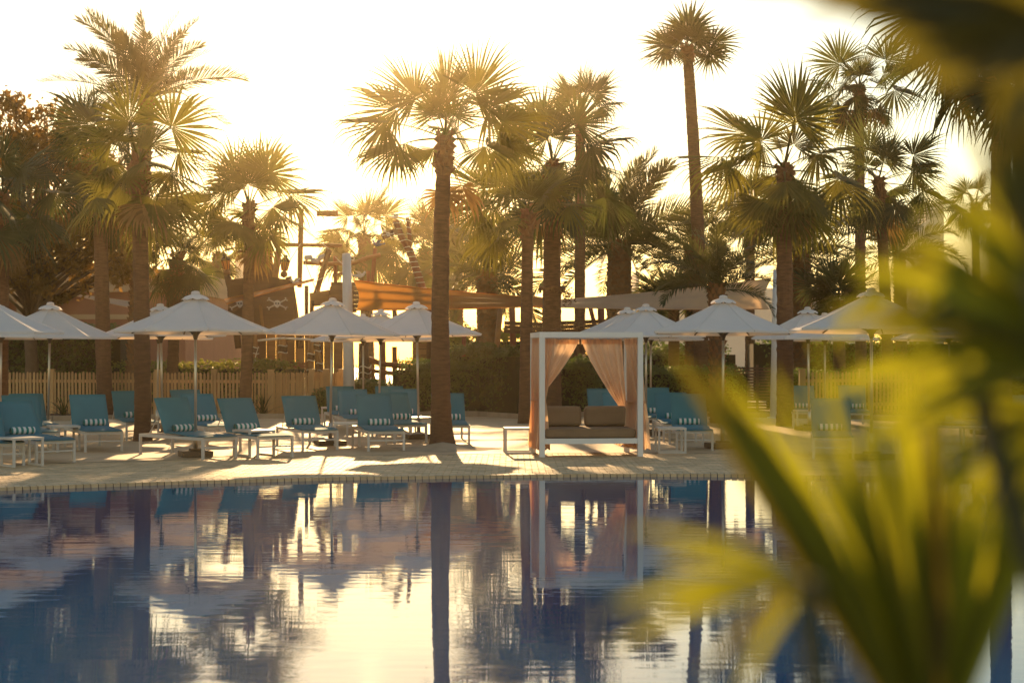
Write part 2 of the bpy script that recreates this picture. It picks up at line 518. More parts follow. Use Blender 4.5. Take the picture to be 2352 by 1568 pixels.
def far_building(D, boxes, wins, label, dep=8):
    a = at((boxes[0][0] + boxes[0][1]) / 2, HORIZ, D)
    r = empty('far_building', (a.x, D, 0))
    inv = Matrix.Translation((-a.x, -D, 0))
    for (x0, x1, y0) in boxes:
        o = px_box(MB(), x0, x1, y0, HORIZ + CAM_H * FPX / D, D, dep).build('wall', M['palebuild'], r); o.matrix_parent_inverse = inv
    for (x0, x1, y0, y1) in wins:
        o = px_box(MB(), x0, x1, y0, y1, D - .08, .3).build('window', M['farglass'], r); o.matrix_parent_inverse = inv
    return tag(r, label, 'building')
far_building(230, [(1445, 1790, 662), (1460, 1468, 625)], [(1465, 1500, 675, 690), (1520, 1560, 675, 690), (1590, 1630, 675, 690)], 'pale low hazy building far behind the stout date palm')
far_building(225, [(1845, 1990, 676), (1850, 1905, 660)], [(1868, 1903, 694, 716), (1920, 1960, 694, 716)], 'pale hazy building with square openings behind the right umbrellas')
far_building(250, [(2128, 2168, 470), (2105, 2128, 510)], [(2134, 2160, 490, 500), (2134, 2160, 515, 525), (2134, 2160, 540, 550)], 'faint pale tower in the haze at the right')
far_building(240, [(540, 585, 566)], [(548, 576, 580, 590)], 'faint pale block in the glow left of the playground mast')

# ------------------------------------------------------------------ picket fences
pk_poly = [(-.033, 0), (.033, 0), (.033, 1.18), (.026, 1.22), (.012, 1.24), (-.012, 1.24), (-.026, 1.22), (-.033, 1.18)]
pick_me = MB().prism(pk_poly, -.011, .011).mesh('picket', M['picket'])
post_me = MB().box((0, 0, .65), (.16, .16, 1.3)).box((0, 0, 1.315), (.19, .19, .03)).mesh('fence_post', M['picket'])
def fence(runs, label, posts):
    p0 = place(*runs[0][0])
    r = empty('picket_fence', p0)
    for (a, b, sp) in runs:
        A = place(*a); B = place(*b); d = B - A; L = d.length; ang = math.atan2(d.y, d.x)
        n = int(L / sp)
        for k in range(n + 1):
            c = A + d * (k / n) - p0
            link('picket', pick_me, r, (c.x, c.y - .03, random.uniform(-.01, .012)), (0, random.uniform(-.012, .012), ang + random.uniform(-.03, .03)), (random.uniform(.9, 1.08), 1, random.uniform(.985, 1.012)))
        for z in (.30, .98):
            link('rail', MB().beam((0, 0, 0), d, .04, .09).mesh('rail', M['picket']), r, (A - p0) + Vector((0, .02, z)))
    for q in posts:
        c = place(*q) - p0
        link('fence_post', post_me, r, (c.x, c.y + .01, 0))
    return tag(r, label, 'fence')
fence([((-40, 951), (620, 955), .107), ((624, 955), (786, 951), .078)], 'pale timber picket fence behind the left loungers',
      [(118, 952), (362, 954), (492, 954), (622, 955.5), (716, 953), (749, 952), (784, 951)])
fence([((1840, 950), (2260, 953), .107)], 'pale timber picket fence behind the right loungers seen through leaves',
      [(1842, 950), (1980, 951), (2120, 952), (2258, 953)])
# dark slatted screen right of the cabana
sc = empty('slatted_screen', place(1720, 946)); p0 = place(1720, 946)
A = place(1690, 946) - p0; B = place(1790, 946) - p0
sl = MB().beam((0, 0, 0), B - A, .03, .055).mesh('slat', M['plank'])
for k in range(15):
    link('slat', sl, sc, A + Vector((0, 0, .1 + k * .088)))
for q in (0, .5, 1):
    c = A.lerp(B, q); MB().box((c.x, c.y + .05, .72), (.07, .07, 1.44)).build('post', M['plank'], sc)
tag(sc, 'dark horizontal slatted timber screen behind the umbrellas right of the cabana', 'screen')

# ------------------------------------------------------------------ hedges, shrubs
def leaf_quads(m, p, nrm, s, rng):
    n_ = nrm.normalized()
    a = n_.cross(Vector((rng.uniform(-1, 1), rng.uniform(-1, 1), rng.uniform(-1, 1)))).normalized(); b = n_.cross(a)
    k = len(m.v)
    m.v += [tuple(p - a * s * .5), tuple(p + b * s * .28 + n_ * s * .06), tuple(p + a * s * .5), tuple(p - b * s * .28 + n_ * s * .06)]
    m.f.append((k, k + 1, k + 2, k + 3))
def hedge(path, w, h, label, mat='hedge', n=5000, ls=.09, seed=1, lump=.12, name='hedge'):
    """hedge along ground points; clipped body with leaves in a shell"""
    rng = random.Random(seed)
    r = empty(name, path[0])
    p0 = Vector(path[0]); P = [Vector(p) - p0 for p in path]
    core = MB()
    segs = [(P[i], P[i + 1]) for i in range(len(P) - 1)]
    tot = sum((b - a).length for a, b in segs)
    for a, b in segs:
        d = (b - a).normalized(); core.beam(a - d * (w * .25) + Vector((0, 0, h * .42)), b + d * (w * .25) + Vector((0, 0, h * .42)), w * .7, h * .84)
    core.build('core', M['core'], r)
    m = MB()
    for i in range(n):
        q = rng.uniform(0, tot)
        for a, b in segs:
            L = (b - a).length
            if q <= L: break
            q -= L
        d = (b - a).normalized(); c = a + d * q; s = Vector((-d.y, d.x, 0))
        # superellipse section
        t = rng.uniform(-.12, math.pi + .12)
        ex = .45
        cx = math.copysign(abs(math.cos(t)) ** ex, math.cos(t)); sz = abs(math.sin(t)) ** ex if math.sin(t) > 0 else 0
        base = c + s * (cx * w / 2) + Vector((0, 0, sz * h)) + d * rng.uniform(-w, w) * .25
        lum = mnoise.noise((base + p0) * 1.6) * lump + mnoise.noise((base + p0) * 4.5) * lump * .5
        nn = s * cx + Vector((0, 0, sz * 1.1)) + Vector((rng.uniform(-1, 1), rng.uniform(-1, 1), rng.uniform(-.6, 1))) * .8
        base += (s * cx + Vector((0, 0, sz))) * (lum + rng.uniform(-.14, .05))
        if base.z < .03: base.z = rng.uniform(.03, h * .8)
        leaf_quads(m, base, nn, ls * rng.uniform(.6, 1.3), rng)
    tag(m.build('foliage', M[mat], r), kind='stuff')
    return tag(r, label, 'hedge')
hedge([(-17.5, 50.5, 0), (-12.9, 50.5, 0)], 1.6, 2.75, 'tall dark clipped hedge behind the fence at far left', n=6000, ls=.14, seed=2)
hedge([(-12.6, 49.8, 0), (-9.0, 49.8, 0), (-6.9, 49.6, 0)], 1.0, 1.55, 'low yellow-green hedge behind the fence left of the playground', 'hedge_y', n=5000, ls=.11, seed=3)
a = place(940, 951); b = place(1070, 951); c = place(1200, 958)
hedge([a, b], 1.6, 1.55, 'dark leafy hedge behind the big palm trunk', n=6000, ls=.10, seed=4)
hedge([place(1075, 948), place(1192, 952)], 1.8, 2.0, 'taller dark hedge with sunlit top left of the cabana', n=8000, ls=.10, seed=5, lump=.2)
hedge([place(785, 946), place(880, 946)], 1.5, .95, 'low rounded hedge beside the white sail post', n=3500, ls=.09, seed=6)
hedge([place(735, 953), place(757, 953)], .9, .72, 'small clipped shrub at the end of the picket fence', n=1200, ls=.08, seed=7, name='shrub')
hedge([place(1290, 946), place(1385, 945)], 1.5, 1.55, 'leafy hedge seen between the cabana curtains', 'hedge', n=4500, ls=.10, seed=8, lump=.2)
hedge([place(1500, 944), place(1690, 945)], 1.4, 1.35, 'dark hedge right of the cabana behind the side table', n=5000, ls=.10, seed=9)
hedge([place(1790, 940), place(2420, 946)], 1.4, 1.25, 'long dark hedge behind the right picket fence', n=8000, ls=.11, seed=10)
a = at(1090, 818, 60)
hedge([(-3.2, 60, 0), (2.2, 60, 0)], 2.2, 2.7, 'loose green bushes behind the dark hedge left of the gate', 'hedge_y', n=7000, ls=.16, seed=11, lump=.5, name='bush')
hedge([(3.2, 62, 0), (8.2, 62, 0)], 2.2, 2.1, 'loose bushes behind the cabana and its neighbours', 'hedge', n=5500, ls=.16, seed=12, lump=.5, name='bush')
hedge([(10, 62, 0), (22, 62, 0)], 2.2, 2.6, 'loose bushes behind the right umbrellas', 'hedge', n=7000, ls=.16, seed=13, lump=.5, name='bush')

def spiky(px, py, h, n, label, mat, seed, D=None, name='spiky_plant', w=.06):
    rng = random.Random(seed)
    loc = place(px, py) if D is None else Vector(((px - 1176) / FPX * D, D, 0))
    r = empty(name, loc)
    if D is not None:
        z0 = 0
    for i in range(n):
        el = R(rng.uniform(25, 85)); az = rng.uniform(0, 6.28); L = h * rng.uniform(.7, 1.1)
        m = MB(); prev = None
        p = Vector((0, 0, .02)); a = el
        side = Vector((-math.sin(az), math.cos(az), 0))
        for k in range(6):
            t = k / 5; ww = w * (1 - t) ** .7 * (.6 + t if t < .4 else 1)
            m.v += [tuple(p - side * ww / 2), tuple(p + Vector((0, 0, -.15 * ww))), tuple(p + side * ww / 2)]
            if k: q = 3 * k; m.f += [(q - 3, q - 2, q + 1, q), (q - 2, q - 1, q + 2, q + 1)]
            p = p + Vector((math.cos(az) * math.cos(a), math.sin(az) * math.cos(a), math.sin(a))) * (L / 5); a -= R(rng.uniform(4, 14))
        m.build('leaf', M[mat], r)
    return tag(r, label, 'plant')
spiky(603, 956, .85, 26, 'spiky dark green plant in the bed between two teal loungers', 'fan_dark', 21)
spiky(146, 959, .75, 24, 'spiky plant in the bed behind the left side table', 'fan_dark', 22)
spiky(1085, 944, 1.9, 26, 'upright spiky plant rising above the hedge left of the gate', 'fan', 23, D=47, w=.09)
spiky(905, 940, 2.2, 14, 'thin arching grass plant behind the middle umbrella pole', 'fan', 24, D=48.5, w=.07)
spiky(985, 946, .9, 20, 'short spiky plant beside the big palm trunk hedge', 'fan', 25, w=.05)

# ------------------------------------------------------------------ palms
def strip(m, pts, ws, side, up=None, fold=.0):
    """ribbon with a folded midrib"""
    k0 = len(m.v)
    for p, w_, s in zip(pts, ws, side):
        u = up if up is not None else Vector((0, 0, 1))
        m.v += [tuple(p - s * w_ / 2), tuple(p + u * (fold * w_)), tuple(p + s * w_ / 2)]
    for i in range(len(pts) - 1):
        a = k0 + 3 * i
        m.f += [(a, a + 1, a + 4, a + 3), (a + 1, a + 2, a + 5, a + 4)]

def fan_mesh(elev, seed, mat, lp=.85, RR=.95, nseg=34, spread=128, pd=28, g=.55, cup=.25, name='frond', roll=0.0, fold=.35):
    rng = random.Random(seed)
    m = MB()
    a = elev; p = Vector((0, 0, 0)); pts = [p.copy()]
    for k in range(8):
        p = p + Vector((math.cos(a), 0, math.sin(a))) * (lp / 8); a -= R(pd) / 8 * (.4 + 1.2 * k / 7); pts.append(p.copy())
    k0 = len(m.v)
    for i, q in enumerate(pts):
        w_ = .055 * (1 - .62 * i / 8)
        m.v += [(q.x, -w_ / 2, q.z), (q.x, 0, q.z - w_ * .35), (q.x, w_ / 2, q.z), (q.x, 0, q.z + w_ * .22)]
    for i in range(8):
        b = k0 + 4 * i
        for j in range(4): m.f.append((b + j, b + (j + 1) % 4, b + 4 + (j + 1) % 4, b + 4 + j))
    f = Vector((math.cos(a), 0, math.sin(a))); l = Vector((0, 1, 0)); nrm = Vector((-math.sin(a), 0, math.cos(a)))
    qr = Quaternion(f, R(roll)); l = qr @ l; nrm = qr @ nrm
    sp = R(spread); da = 2 * sp / (nseg - 1)
    fr = (.03, .2, .4, .55, .72, .88, 1.0)
    for i in range(nseg):
        an = -sp + da * i + rng.uniform(-.3, .3) * da
        L = RR * (.72 + .28 * math.cos(an * .62)) * rng.uniform(.88, 1.06)
        d = (f * math.cos(an) + l * math.sin(an) + nrm * (cup * .4 - fold * abs(math.sin(an)))).normalized()
        t = (l * math.cos(an) - f * math.sin(an)).normalized()
        P = []; W = []; S = []
        prev = 0; q = p.copy(); dd = d.copy()
        gg = g * rng.uniform(.6, 1.5)
        split = rng.uniform(.36, .54)
        wmax = split * L * da * 1.05
        for j, rr in enumerate(fr):
            step = (rr - prev) * L; prev = rr
            q = q + dd * step
            dd = (dd + Vector((0, 0, -1)) * gg * (rr ** 2.2) * (.35 if rr < .6 else 1.5)).normalized()
            wd = rr * L * da * 1.06 if rr < split else wmax * max(.10, (1 - (rr - split) / (1 - split)) ** .8)
            P.append(q.copy()); W.append(wd); S.append(t)
        strip(m, P, W, S, nrm, .12 if i % 2 else -.12)
    return m.mesh(name, mat)

def feather_mesh(elev, seed, mat, L=2.3, n=58, curve=70, ll=.54, name='frond', stiff=.5, roll=0.0):
    rng = random.Random(seed)
    m = MB(); a = elev; p = Vector((0, 0, 0)); N = 26
    pts = [p.copy()]; angs = [a]
    for k in range(N):
        p = p + Vector((math.cos(a), 0, math.sin(a))) * (L / N)
        a -= R(curve) / N * (.25 + 1.5 * (k / N) ** 1.2); pts.append(p.copy()); angs.append(a)
    k0 = 0
    for i, q in enumerate(pts):
        w_ = .05 * (1 - .85 * i / N) + .004
        m.v += [(q.x, -w_ / 2, q.z), (q.x, 0, q.z - w_ * .5), (q.x, w_ / 2, q.z), (q.x, 0, q.z + w_ * .25)]
    for i in range(N):
        b = 4 * i
        for j in range(4): m.f.append((b + j, b + (j + 1) % 4, b + 4 + (j + 1) % 4, b + 4 + j))
    for i in range(n):
        t = .10 + .9 * (i / (n - 1)) ** .92
        k = min(int(t * N), N - 1); fr = t * N - k
        q = pts[k].lerp(pts[k + 1], min(fr, 1)); a = angs[k]
        f = Vector((math.cos(a), 0, math.sin(a))); nrm = Vector((-math.sin(a), 0, math.cos(a)))
        qr = Quaternion(f, R(roll)); nrm = qr @ nrm; lat = qr @ Vector((0, 1, 0))
        prof = min(1, .35 + 3.2 * (t - .08)) * (1 - .62 * max(0, (t - .55) / .45) ** 1.5)
        for sg in (-1, 1):
            l = lat * sg; ang = R(62 - 36 * t + rng.uniform(-7, 7))
            d = (f * math.cos(ang) + l * math.sin(ang) + nrm * rng.uniform(.12, .55)).normalized()
            LL = ll * prof * rng.uniform(.85, 1.1); w_ = .034 * (.6 + .4 * prof)
            s = d.cross(nrm + Vector((0, 0, .001))).normalized()
            e1 = q + d * LL * .5; d2 = (d + Vector((0, 0, -1)) * stiff * rng.uniform(.1, .6)).normalized(); e2 = e1 + d2 * LL * .5
            b = len(m.v)
            m.v += [tuple(q - s * w_ * .25), tuple(q + s * w_ * .25), tuple(e1 + s * w_ * .5), tuple(e1 - s * w_ * .5), tuple(e2)]
            m.f += [(b, b + 1, b + 2, b + 3), (b + 3, b + 2, b + 4)]
    return m.mesh(name, mat)

FAN_EL = (82, 62, 42, 22, 2, -20, -45, -68)
PROTO = {}
def fan_shape(el, v):
    rl = (20, 60, -56)[v]
    if el > 70: return dict(lp=(.35, .6, .8)[v], spread=(80, 95, 105)[v], g=.10, roll=rl, fold=.1)
    if el > 50: return dict(lp=(.6, .8, .95)[v], spread=(115, 122, 108)[v], g=(.18, .25, .2)[v], roll=rl * .9, fold=.2)
    if el > 30: return dict(lp=(.75, .9, 1.05)[v], spread=(122, 126, 114)[v], g=(.3, .36, .3)[v], roll=rl * .8, fold=.35)
    return dict(lp=(.75, .95, 1.08)[v], spread=(118, 124, 110)[v], g=(.5, .95, .7)[v], roll=rl * .6, fold=.5)
def proto(kind, el, v):
    key = (kind, el, v)
    if key not in PROTO:
        e = R(el); sd = hash((el, v)) % 1000
        if kind == 'fan':
            PROTO[key] = fan_mesh(e, sd, M['fan'], pd=12 + 14 * math.cos(e), cup=.15 + .12 * v, RR=.96 + .08 * v, **fan_shape(el, v))
        elif kind == 'fan_dark':
            PROTO[key] = fan_mesh(e, sd + 5, M['fan_dark'], pd=12 + 14 * math.cos(e), cup=.15 + .12 * v, RR=1.0, **fan_shape(el, v))
        elif kind == 'tuft':      # short dense crown of a tall palm
            PROTO[key] = fan_mesh(e, sd + 9, M['fan_dark'], lp=(.4, .6, .75)[v], RR=1.0, g=.14, pd=12, nseg=28, roll=(0, 45, -40)[v])
        elif kind == 'dead':
            PROTO[key] = fan_mesh(e, sd + 11, M['dead'], lp=.7, RR=.8, g=1.2, pd=15, nseg=20, spread=100)
        elif kind == 'feather':
            PROTO[key] = feather_mesh(e, sd, M['feather'], curve=50 + 12 * v + 20 * math.cos(e), roll=(0, 45, -50)[v])
        elif kind == 'feather_up':
            PROTO[key] = feather_mesh(e, sd + 7, M['feather'], curve=34 + 10 * v, L=2.6, n=60, ll=.62, stiff=.2, roll=(0, 50, -55)[v])
        elif kind == 'feather_low':
            PROTO[key] = feather_mesh(e, sd + 3, M['feather'], curve=80 + 10 * v, L=2.4, stiff=.9, roll=(0, 40, -45)[v])
    return PROTO[key]

def trunk_mesh(path, rad, seed, kind='ring'):
    rng = random.Random(seed)
    L = sum((path[i + 1] - path[i]).length for i in range(len(path) - 1))
    n = max(20, int(L / .09)); na = 16
    m = MB(); rings = []
    for i in range(n + 1):
        t = i / n; q = t * (len(path) - 1); k = min(int(q), len(path) - 2); c = path[k].lerp(path[k + 1], q - k)
        r0 = rad(t) * (1 + rng.uniform(-.035, .035) + (.03 if i % 3 == 0 else 0))
        for j in range(na):
            a = 2 * math.pi * j / na
            r = r0 * (1 + .05 * mnoise.noise(Vector((math.cos(a) * 1.7, math.sin(a) * 1.7, c.z * 2.2 + seed))) + .03 * mnoise.noise(Vector((math.cos(a) * 5, math.sin(a) * 5, c.z * 8 + seed))))
            m.v.append((c.x + math.cos(a) * r, c.y + math.sin(a) * r, c.z))
    for i in range(n):
        for j in range(na):
            m.f.append((i * na + j, i * na + (j + 1) % na, (i + 1) * na + (j + 1) % na, (i + 1) * na + j))
    m.f.append(tuple(n * na + j for j in range(na)))
    return m

def palm(label, base, hub, Dist, r0, r1, kind='fan', n=26, sc=1.0, seed=1, emin=-45, emax=82, flare=1.5, dead=0,
         boots=True, bend=0.0, name=None, skirt_el=(-45, -68), fronds=None, group=None, tilt=.12, bootlen=.7):
    """base / hub are pixels; Dist is the distance. fronds: optional explicit list of (azimuth deg, elevation deg, scale)"""
    rng = random.Random(seed)
    X0 = (base - 1176) / FPX * Dist
    H = at(hub[0], hub[1], Dist)
    r = empty(name or ('date_palm' if kind.startswith('feather') else 'fan_palm'), (X0, Dist, 0))
    top = Vector((H.x - X0, 0, H.z))
    mid = Vector((top.x * .5 + bend, rng.uniform(-.05, .05), top.z * .5))
    path = []
    for i in range(13):
        t = i / 12; path.append((1 - t) ** 2 * Vector((0, 0, -.05)) + 2 * t * (1 - t) * mid + t * t * top)
    hgt = top.z
    def rad(t):
        z = t * hgt
        return (r0 + (r1 - r0) * t) * (1 + (flare - 1) * math.exp(-z / .22))
    tm = trunk_mesh(path, rad, seed)
    if kind.startswith('feather'):
        tr = tm.build('trunk', M['trunk_d'], r)
        # old leaf bases in spirals
        m = MB(); na = 9; rows_ = int(hgt / .16)
        for i in range(rows_ + 1):
            t = min(1, i / max(1, rows_)); q = t * 12; k = min(int(q), 11); c = path[k].lerp(path[k + 1], q - k)
            for j in range(na):
                a = 2 * math.pi * (j + .5 * (i % 2)) / na + rng.uniform(-.08, .08); rr = rad(t)
                o = Vector((math.cos(a), math.sin(a), 0)); s_ = Vector((-math.sin(a), math.cos(a), 0)); up = Vector((0, 0, 1))
                w_ = 2.6 * rr / na * 1.2; b0 = c + o * rr * .92
                h_ = .15 * rng.uniform(.8, 1.2); pr = .075 * rng.uniform(.6, 1.4)
                m.add([b0 - s_ * w_ - up * .02, b0 + s_ * w_ - up * .02, b0 + s_ * w_ * .6 + up * h_ + o * pr, b0 - s_ * w_ * .6 + up * h_ + o * pr, b0 + up * h_ * 1.02],
                      [(0, 1, 2, 3), (3, 2, 4), (0, 3, 4), (1, 4, 2)])
        tag(m.build('leaf_bases', M['boot'], r), kind='stuff')
    else:
        tr = tm.build('trunk', M['trunk'], r)
        if boots:
            m = MB()
            for i in range(46):
                t = 1 - rng.uniform(0, bootlen) / hgt; q = t * 12; k = min(int(q), 11); c = path[k].lerp(path[k + 1], q - k)
                a = rng.uniform(0, 6.28); rr = rad(t); o = Vector((math.cos(a), math.sin(a), 0)); s_ = Vector((-math.sin(a), math.cos(a), 0))
                b0 = c + o * rr * .9; tip = b0 + o * rng.uniform(.05, .16) + Vector((0, 0, rng.uniform(.02, .22)))
                m.add([b0 - s_ * .07, b0 + s_ * .07, tip + s_ * .025, tip - s_ * .025, b0 + Vector((0, 0, .16)) - s_ * .05, b0 + Vector((0, 0, .16)) + s_ * .05],
                      [(0, 1, 2, 3), (3, 2, 5, 4), (0, 3, 4), (1, 5, 2)])
            m.build('leaf_boots', M['boot'], r)
    fl = fronds
    if fl is None:
        fl = []
        for i in range(n):
            t = (i + .5) / n
            el = emax + (emin - emax) * t ** 1.0 + rng.uniform(-6, 6)
            fl.append((i * 137.5 + rng.uniform(-22, 22), el, rng.uniform(.78, 1.12)))
    kinds = {'fan': FAN_EL}
    for (az, el, s) in fl:
        ne = min(FAN_EL, key=lambda q: abs(q - el))
        link('frond', proto(kind, ne, rng.randint(0, 2)), r, top + Vector((0, 0, -.12 * (1 - (el + 90) / 180))), (rng.uniform(-tilt, tilt), R(ne - el) * .8, R(az)), sc * s)
    for i in range(dead):
        link('dead_frond', proto('dead', rng.choice(skirt_el), 0), r, top + Vector((0, 0, -.2 - rng.uniform(0, .35))), (rng.uniform(-.2, .2), 0, rng.uniform(0, 6.28)), sc * rng.uniform(.8, 1.05))
    return tag(r, label, 'palm tree', group)

YD = lambda y: CAM_H * FPX / (y - HORIZ)       # distance of a ground row
palm('tall fan palm with thick ringed trunk standing in a sand mound at centre', 1016, (1022, 312), YD(1029), .192, .125, sc=1.0, seed=11, bend=-.12, fronds=[(0, 62, 1.05), (10, 42, 1.1), (-12, 22, 1.05), (15, 4, 1.0), (-25, -4, .9), (180, 58, .95), (170, 38, 1.0), (192, 20, 1.05), (165, 5, 1.05), (205, -4, .9), (90, 84, 1.0), (270, 80, 1.05), (60, 60, .9), (120, 62, .9), (250, 52, .9), (300, 45, .9), (80, 25, .9), (110, 0, .9), (275, 24, .75)], flare=1.55, dead=2, bootlen=.75)
palm('fan palm with reddish trunk growing between left loungers', 328, (317, 372), YD(1012), .165, .15, n=20, sc=1.02, seed=12, emin=-50, flare=1.25, dead=3, bend=.05)
palm('dark-crowned fan palm with grey trunk behind the left umbrella', 241, (226, 372), YD(955), .225, .18, 'fan_dark', n=22, sc=1.3, seed=13, emin=-60, dead=4, flare=1.1, bend=.02)
palm('tall date palm with feathery crown above the left fan palms', 302, (338, 225), YD(946), .2, .2, 'feather_up', n=34, sc=1.12, seed=14, emin=-5, emax=80, flare=1.1)
palm('sunlit fan palm rising in front of the pirate playground', 562, (572, 476), YD(960), .168, .14, n=20, sc=1.22, seed=15, emin=-48, dead=1, flare=1.25, bend=.06)
palm('bushy dark palm with hanging leaves behind the left umbrella poles', 392, (408, 590), YD(945), .17, .18, 'fan_dark', n=30, sc=.95, seed=16, emin=-70, dead=6, flare=1.1)
palm('fan palm at the left picture edge with dark drooping leaves', 2, (6, 452), YD(985), .16, .15, 'fan_dark', n=18, sc=1.25, seed=17, emin=-50, dead=2)
palm('thick-trunked fan palm behind the cabana with rope ring round its trunk', 1266, (1269, 375), YD(957), .29, .21, 'fan_dark', n=28, sc=1.45, seed=18, emin=-62, flare=1.12, dead=2, bootlen=1.1)
palm('slim fan palm between hedge and cabana with leaves hanging left', 1206, (1213, 488), YD(972), .165, .14, sc=1.12, seed=19, flare=1.2, fronds=[(180, 12, 1.05), (165, -18, 1.0), (200, -30, .95), (150, 25, 1), (215, -8, 1), (175, 38, 1.05), (190, 58, .95), (100, 72, .9), (270, 76, .9), (30, 62, .95), (340, 52, .9), (5, 20, 1.0), (60, 40, .9), (120, 45, .9), (235, 35, .9), (300, 40, .8)])
palm('tall fan palm behind the rope-ringed palm with leaf tuft at upper right', 1332, (1332, 262), YD(938), .19, .15, 'fan_dark', n=13, sc=1.1, seed=20, emin=8, flare=1.15)
palm('stout date palm with scaly trunk behind the cabana umbrella', 1420, (1423, 560), YD(930), .44, .40, 'feather_up', n=42, sc=1.3, seed=21, emin=-22, flare=1.0)
palm('hazy date palm with broad trunk behind the shade sail', 1122, (1118, 628), YD(922), .40, .38, 'feather', n=36, sc=1.30, seed=22, emin=-30, flare=1.0)
palm('very tall slim palm with small tufted crown', 1612, (1578, 108), YD(935), .26, .17, 'tuft', sc=1.08, seed=23, fronds=[(180, 15, 1.0), (168, -6, .95), (200, 32, 1), (0, 15, 1.05), (12, -8, .95), (340, 32, 1), (90, 62, 1), (270, 72, 1.1), (100, 82, 1.1), (160, 52, 1), (20, 50, .95), (250, 45, .9), (70, 35, .9), (290, 20, .9), (120, 10, .9), (230, -4, .9), (60, -4, .9)], flare=1.1, bend=.22, dead=0, bootlen=.5)
palm('large fan palm with straight dark trunk behind the right umbrellas', 1804, (1801, 385), YD(978), .21, .18, n=25, sc=1.3, seed=24, emin=-68, dead=5, flare=1.15)
palm('tall slender fan palm at upper right behind the near leaves', 1978, (1973, 200), YD(925), .21, .17, 'fan_dark', n=23, sc=1.28, seed=25, emin=-55, flare=1.1, dead=2)
palm('leaning fan palm with brown trunk beside the tall slender palm', 2042, (2018, 415), YD(940), .19, .16, 'fan_dark', n=21, sc=1.28, seed=26, emin=-55, flare=1.1, dead=2, bend=.1)
palm('low date palm with spreading fronds above the right shade sail', 1648, (1646, 662), 40.0, .17, .2, 'feather_low', n=22, sc=.85, seed=27, emin=8, flare=1.0)
palm('date palm half hidden behind the very tall slim palm', 1592, (1588, 575), YD(925), .25, .25, 'feather', n=30, sc=1.05, seed=28, emin=-25)
palm('date palm filling the gap right of the large fan palm', 1838, (1842, 585), YD(930), .32, .3, 'feather', n=32, sc=1.05, seed=29, emin=-25)
palm('airy date palm with long arching fronds right of the leaning palm', 2072, (2066, 590), YD(918), .22, .22, 'feather_low', n=24, sc=1.2, seed=30, emin=-5)
palm('small far fan palm near the right frame edge', 2246, (2240, 470), YD(905), .19, .16, 'fan_dark', n=22, sc=1.0, seed=31, emin=-55)
palm('dark palm with curved foot and hanging crown at the right edge', 2296, (2300, 70), YD(1046), .20, .15, 'fan_dark', n=28, sc=1.35, seed=32, emin=-75, dead=4, flare=1.6)
palm('hazy fan palm glowing behind the playground masts', 848, (836, 540), 92, .36, .38, n=26, sc=1.8, seed=33, emin=-55, dead=3)
palm('pale distant fan palm left of the playground', 497, (497, 582), 80, .2, .16, n=20, sc=1.2, seed=34, emin=-50)
palm('short palm behind the hedge left of the sunlit trunk', 530, (528, 798), YD(885), .22, .2, n=18, sc=1.35, seed=35, emin=-35, boots=False)
palm('hazy fan palm behind the forked rope mast', 985, (975, 575), 90, .3, .3, n=26, sc=1.75, seed=36, emin=-65, dead=5)
palm('hazy date palm between forked mast and centre palm', 1050, (1046, 600), 88, .38, .38, 'feather', n=30, sc=1.75, seed=37, emin=-35)
palm('low spiky palm behind the right sail cloth', 1548, (1548, 690), YD(925), .2, .2, 'tuft', n=22, sc=1.1, seed=38, emin=-10, boots=False)
palm('low fan palm behind the far right umbrella tops', 1930, (1925, 690), YD(935), .2, .2, 'tuft', n=26, sc=1.2, seed=39, emin=-40, boots=False)
palm('slim far palm trunk right of the low date palm', 1722, (1724, 470), YD(915), .2, .17, 'fan_dark', n=22, sc=1.2, seed=40, emin=-60)

# broad-leaved almond tree at the left
def broadleaf(label, base, D, clumps, seed, nleaf=170, ls=.17):
    rng = random.Random(seed)
    loc = Vector(((base - 1176) / FPX * D, D, 0)); r = empty('almond_tree', loc)
    tr = MB(); tr.tube([(0, 0, -.05), (.05, 0, 1.5), (-.1, .1, 3.0), (.1, 0, 4.6), (.0, .1, 6.0)], [.26, .2, .17, .12, .06], 12); tr.build('trunk', M['bark'], r, True)
    lm = MB()
    m = MB()
    for (px, py, rad) in clumps:
        c = at(px, py, D) - loc; c.y += rng.uniform(-1.5, 1.5)
        h = min(5.6, max(1.6, c.z - .9))
        lm.tube([(0, .05, h * .8), (c.x * .5, c.y * .5, (h * .8 + c.z) / 2 + .1), tuple(c)], [.07, .045, .015], 6)
        for s_ in range(7):
            q = c + Vector((rng.gauss(0, 1), rng.gauss(0, 1), rng.gauss(0, .9))) * rad * .55
            lm.tube([tuple(c), tuple((c + q) / 2 + Vector((0, 0, -.03))), tuple(q)], [.014, .01, .005], 4)
            for i in range(nleaf // 7):      # rosettes of leaves at the twig ends
                o = Vector((rng.gauss(0, 1), rng.gauss(0, 1), rng.gauss(0, 1))) * rad * .28
                leaf_quads(m, q + o, Vector((rng.uniform(-1, 1), rng.uniform(-1, 1), rng.uniform(-.2, 1.2))), ls * rng.uniform(.6, 1.25), rng)
    lm.build('limbs', M['bark'], r, True)
    tag(m.build('crown', M['almond'], r), kind='stuff')
    return tag(r, label, 'tree')
rng = random.Random(5)
cl = []
for i in range(92):
    x = rng.uniform(-70, 292); top_ = 245 + max(0, (x - 50)) * .62 + max(0, x - 200) * .5
    y = rng.uniform(top_, 620); cl.append((x, y, rng.uniform(.4, .75)))
cl += [(35, 235, .5), (95, 262, .5), (20, 300, .6), (150, 300, .5), (60, 640, .5), (120, 665, .35), (140, 680, .25), (95, 655, .3), (30, 610, .6), (275, 480, .4), (270, 560, .4), (262, 600, .4), (180, 600, .5)]
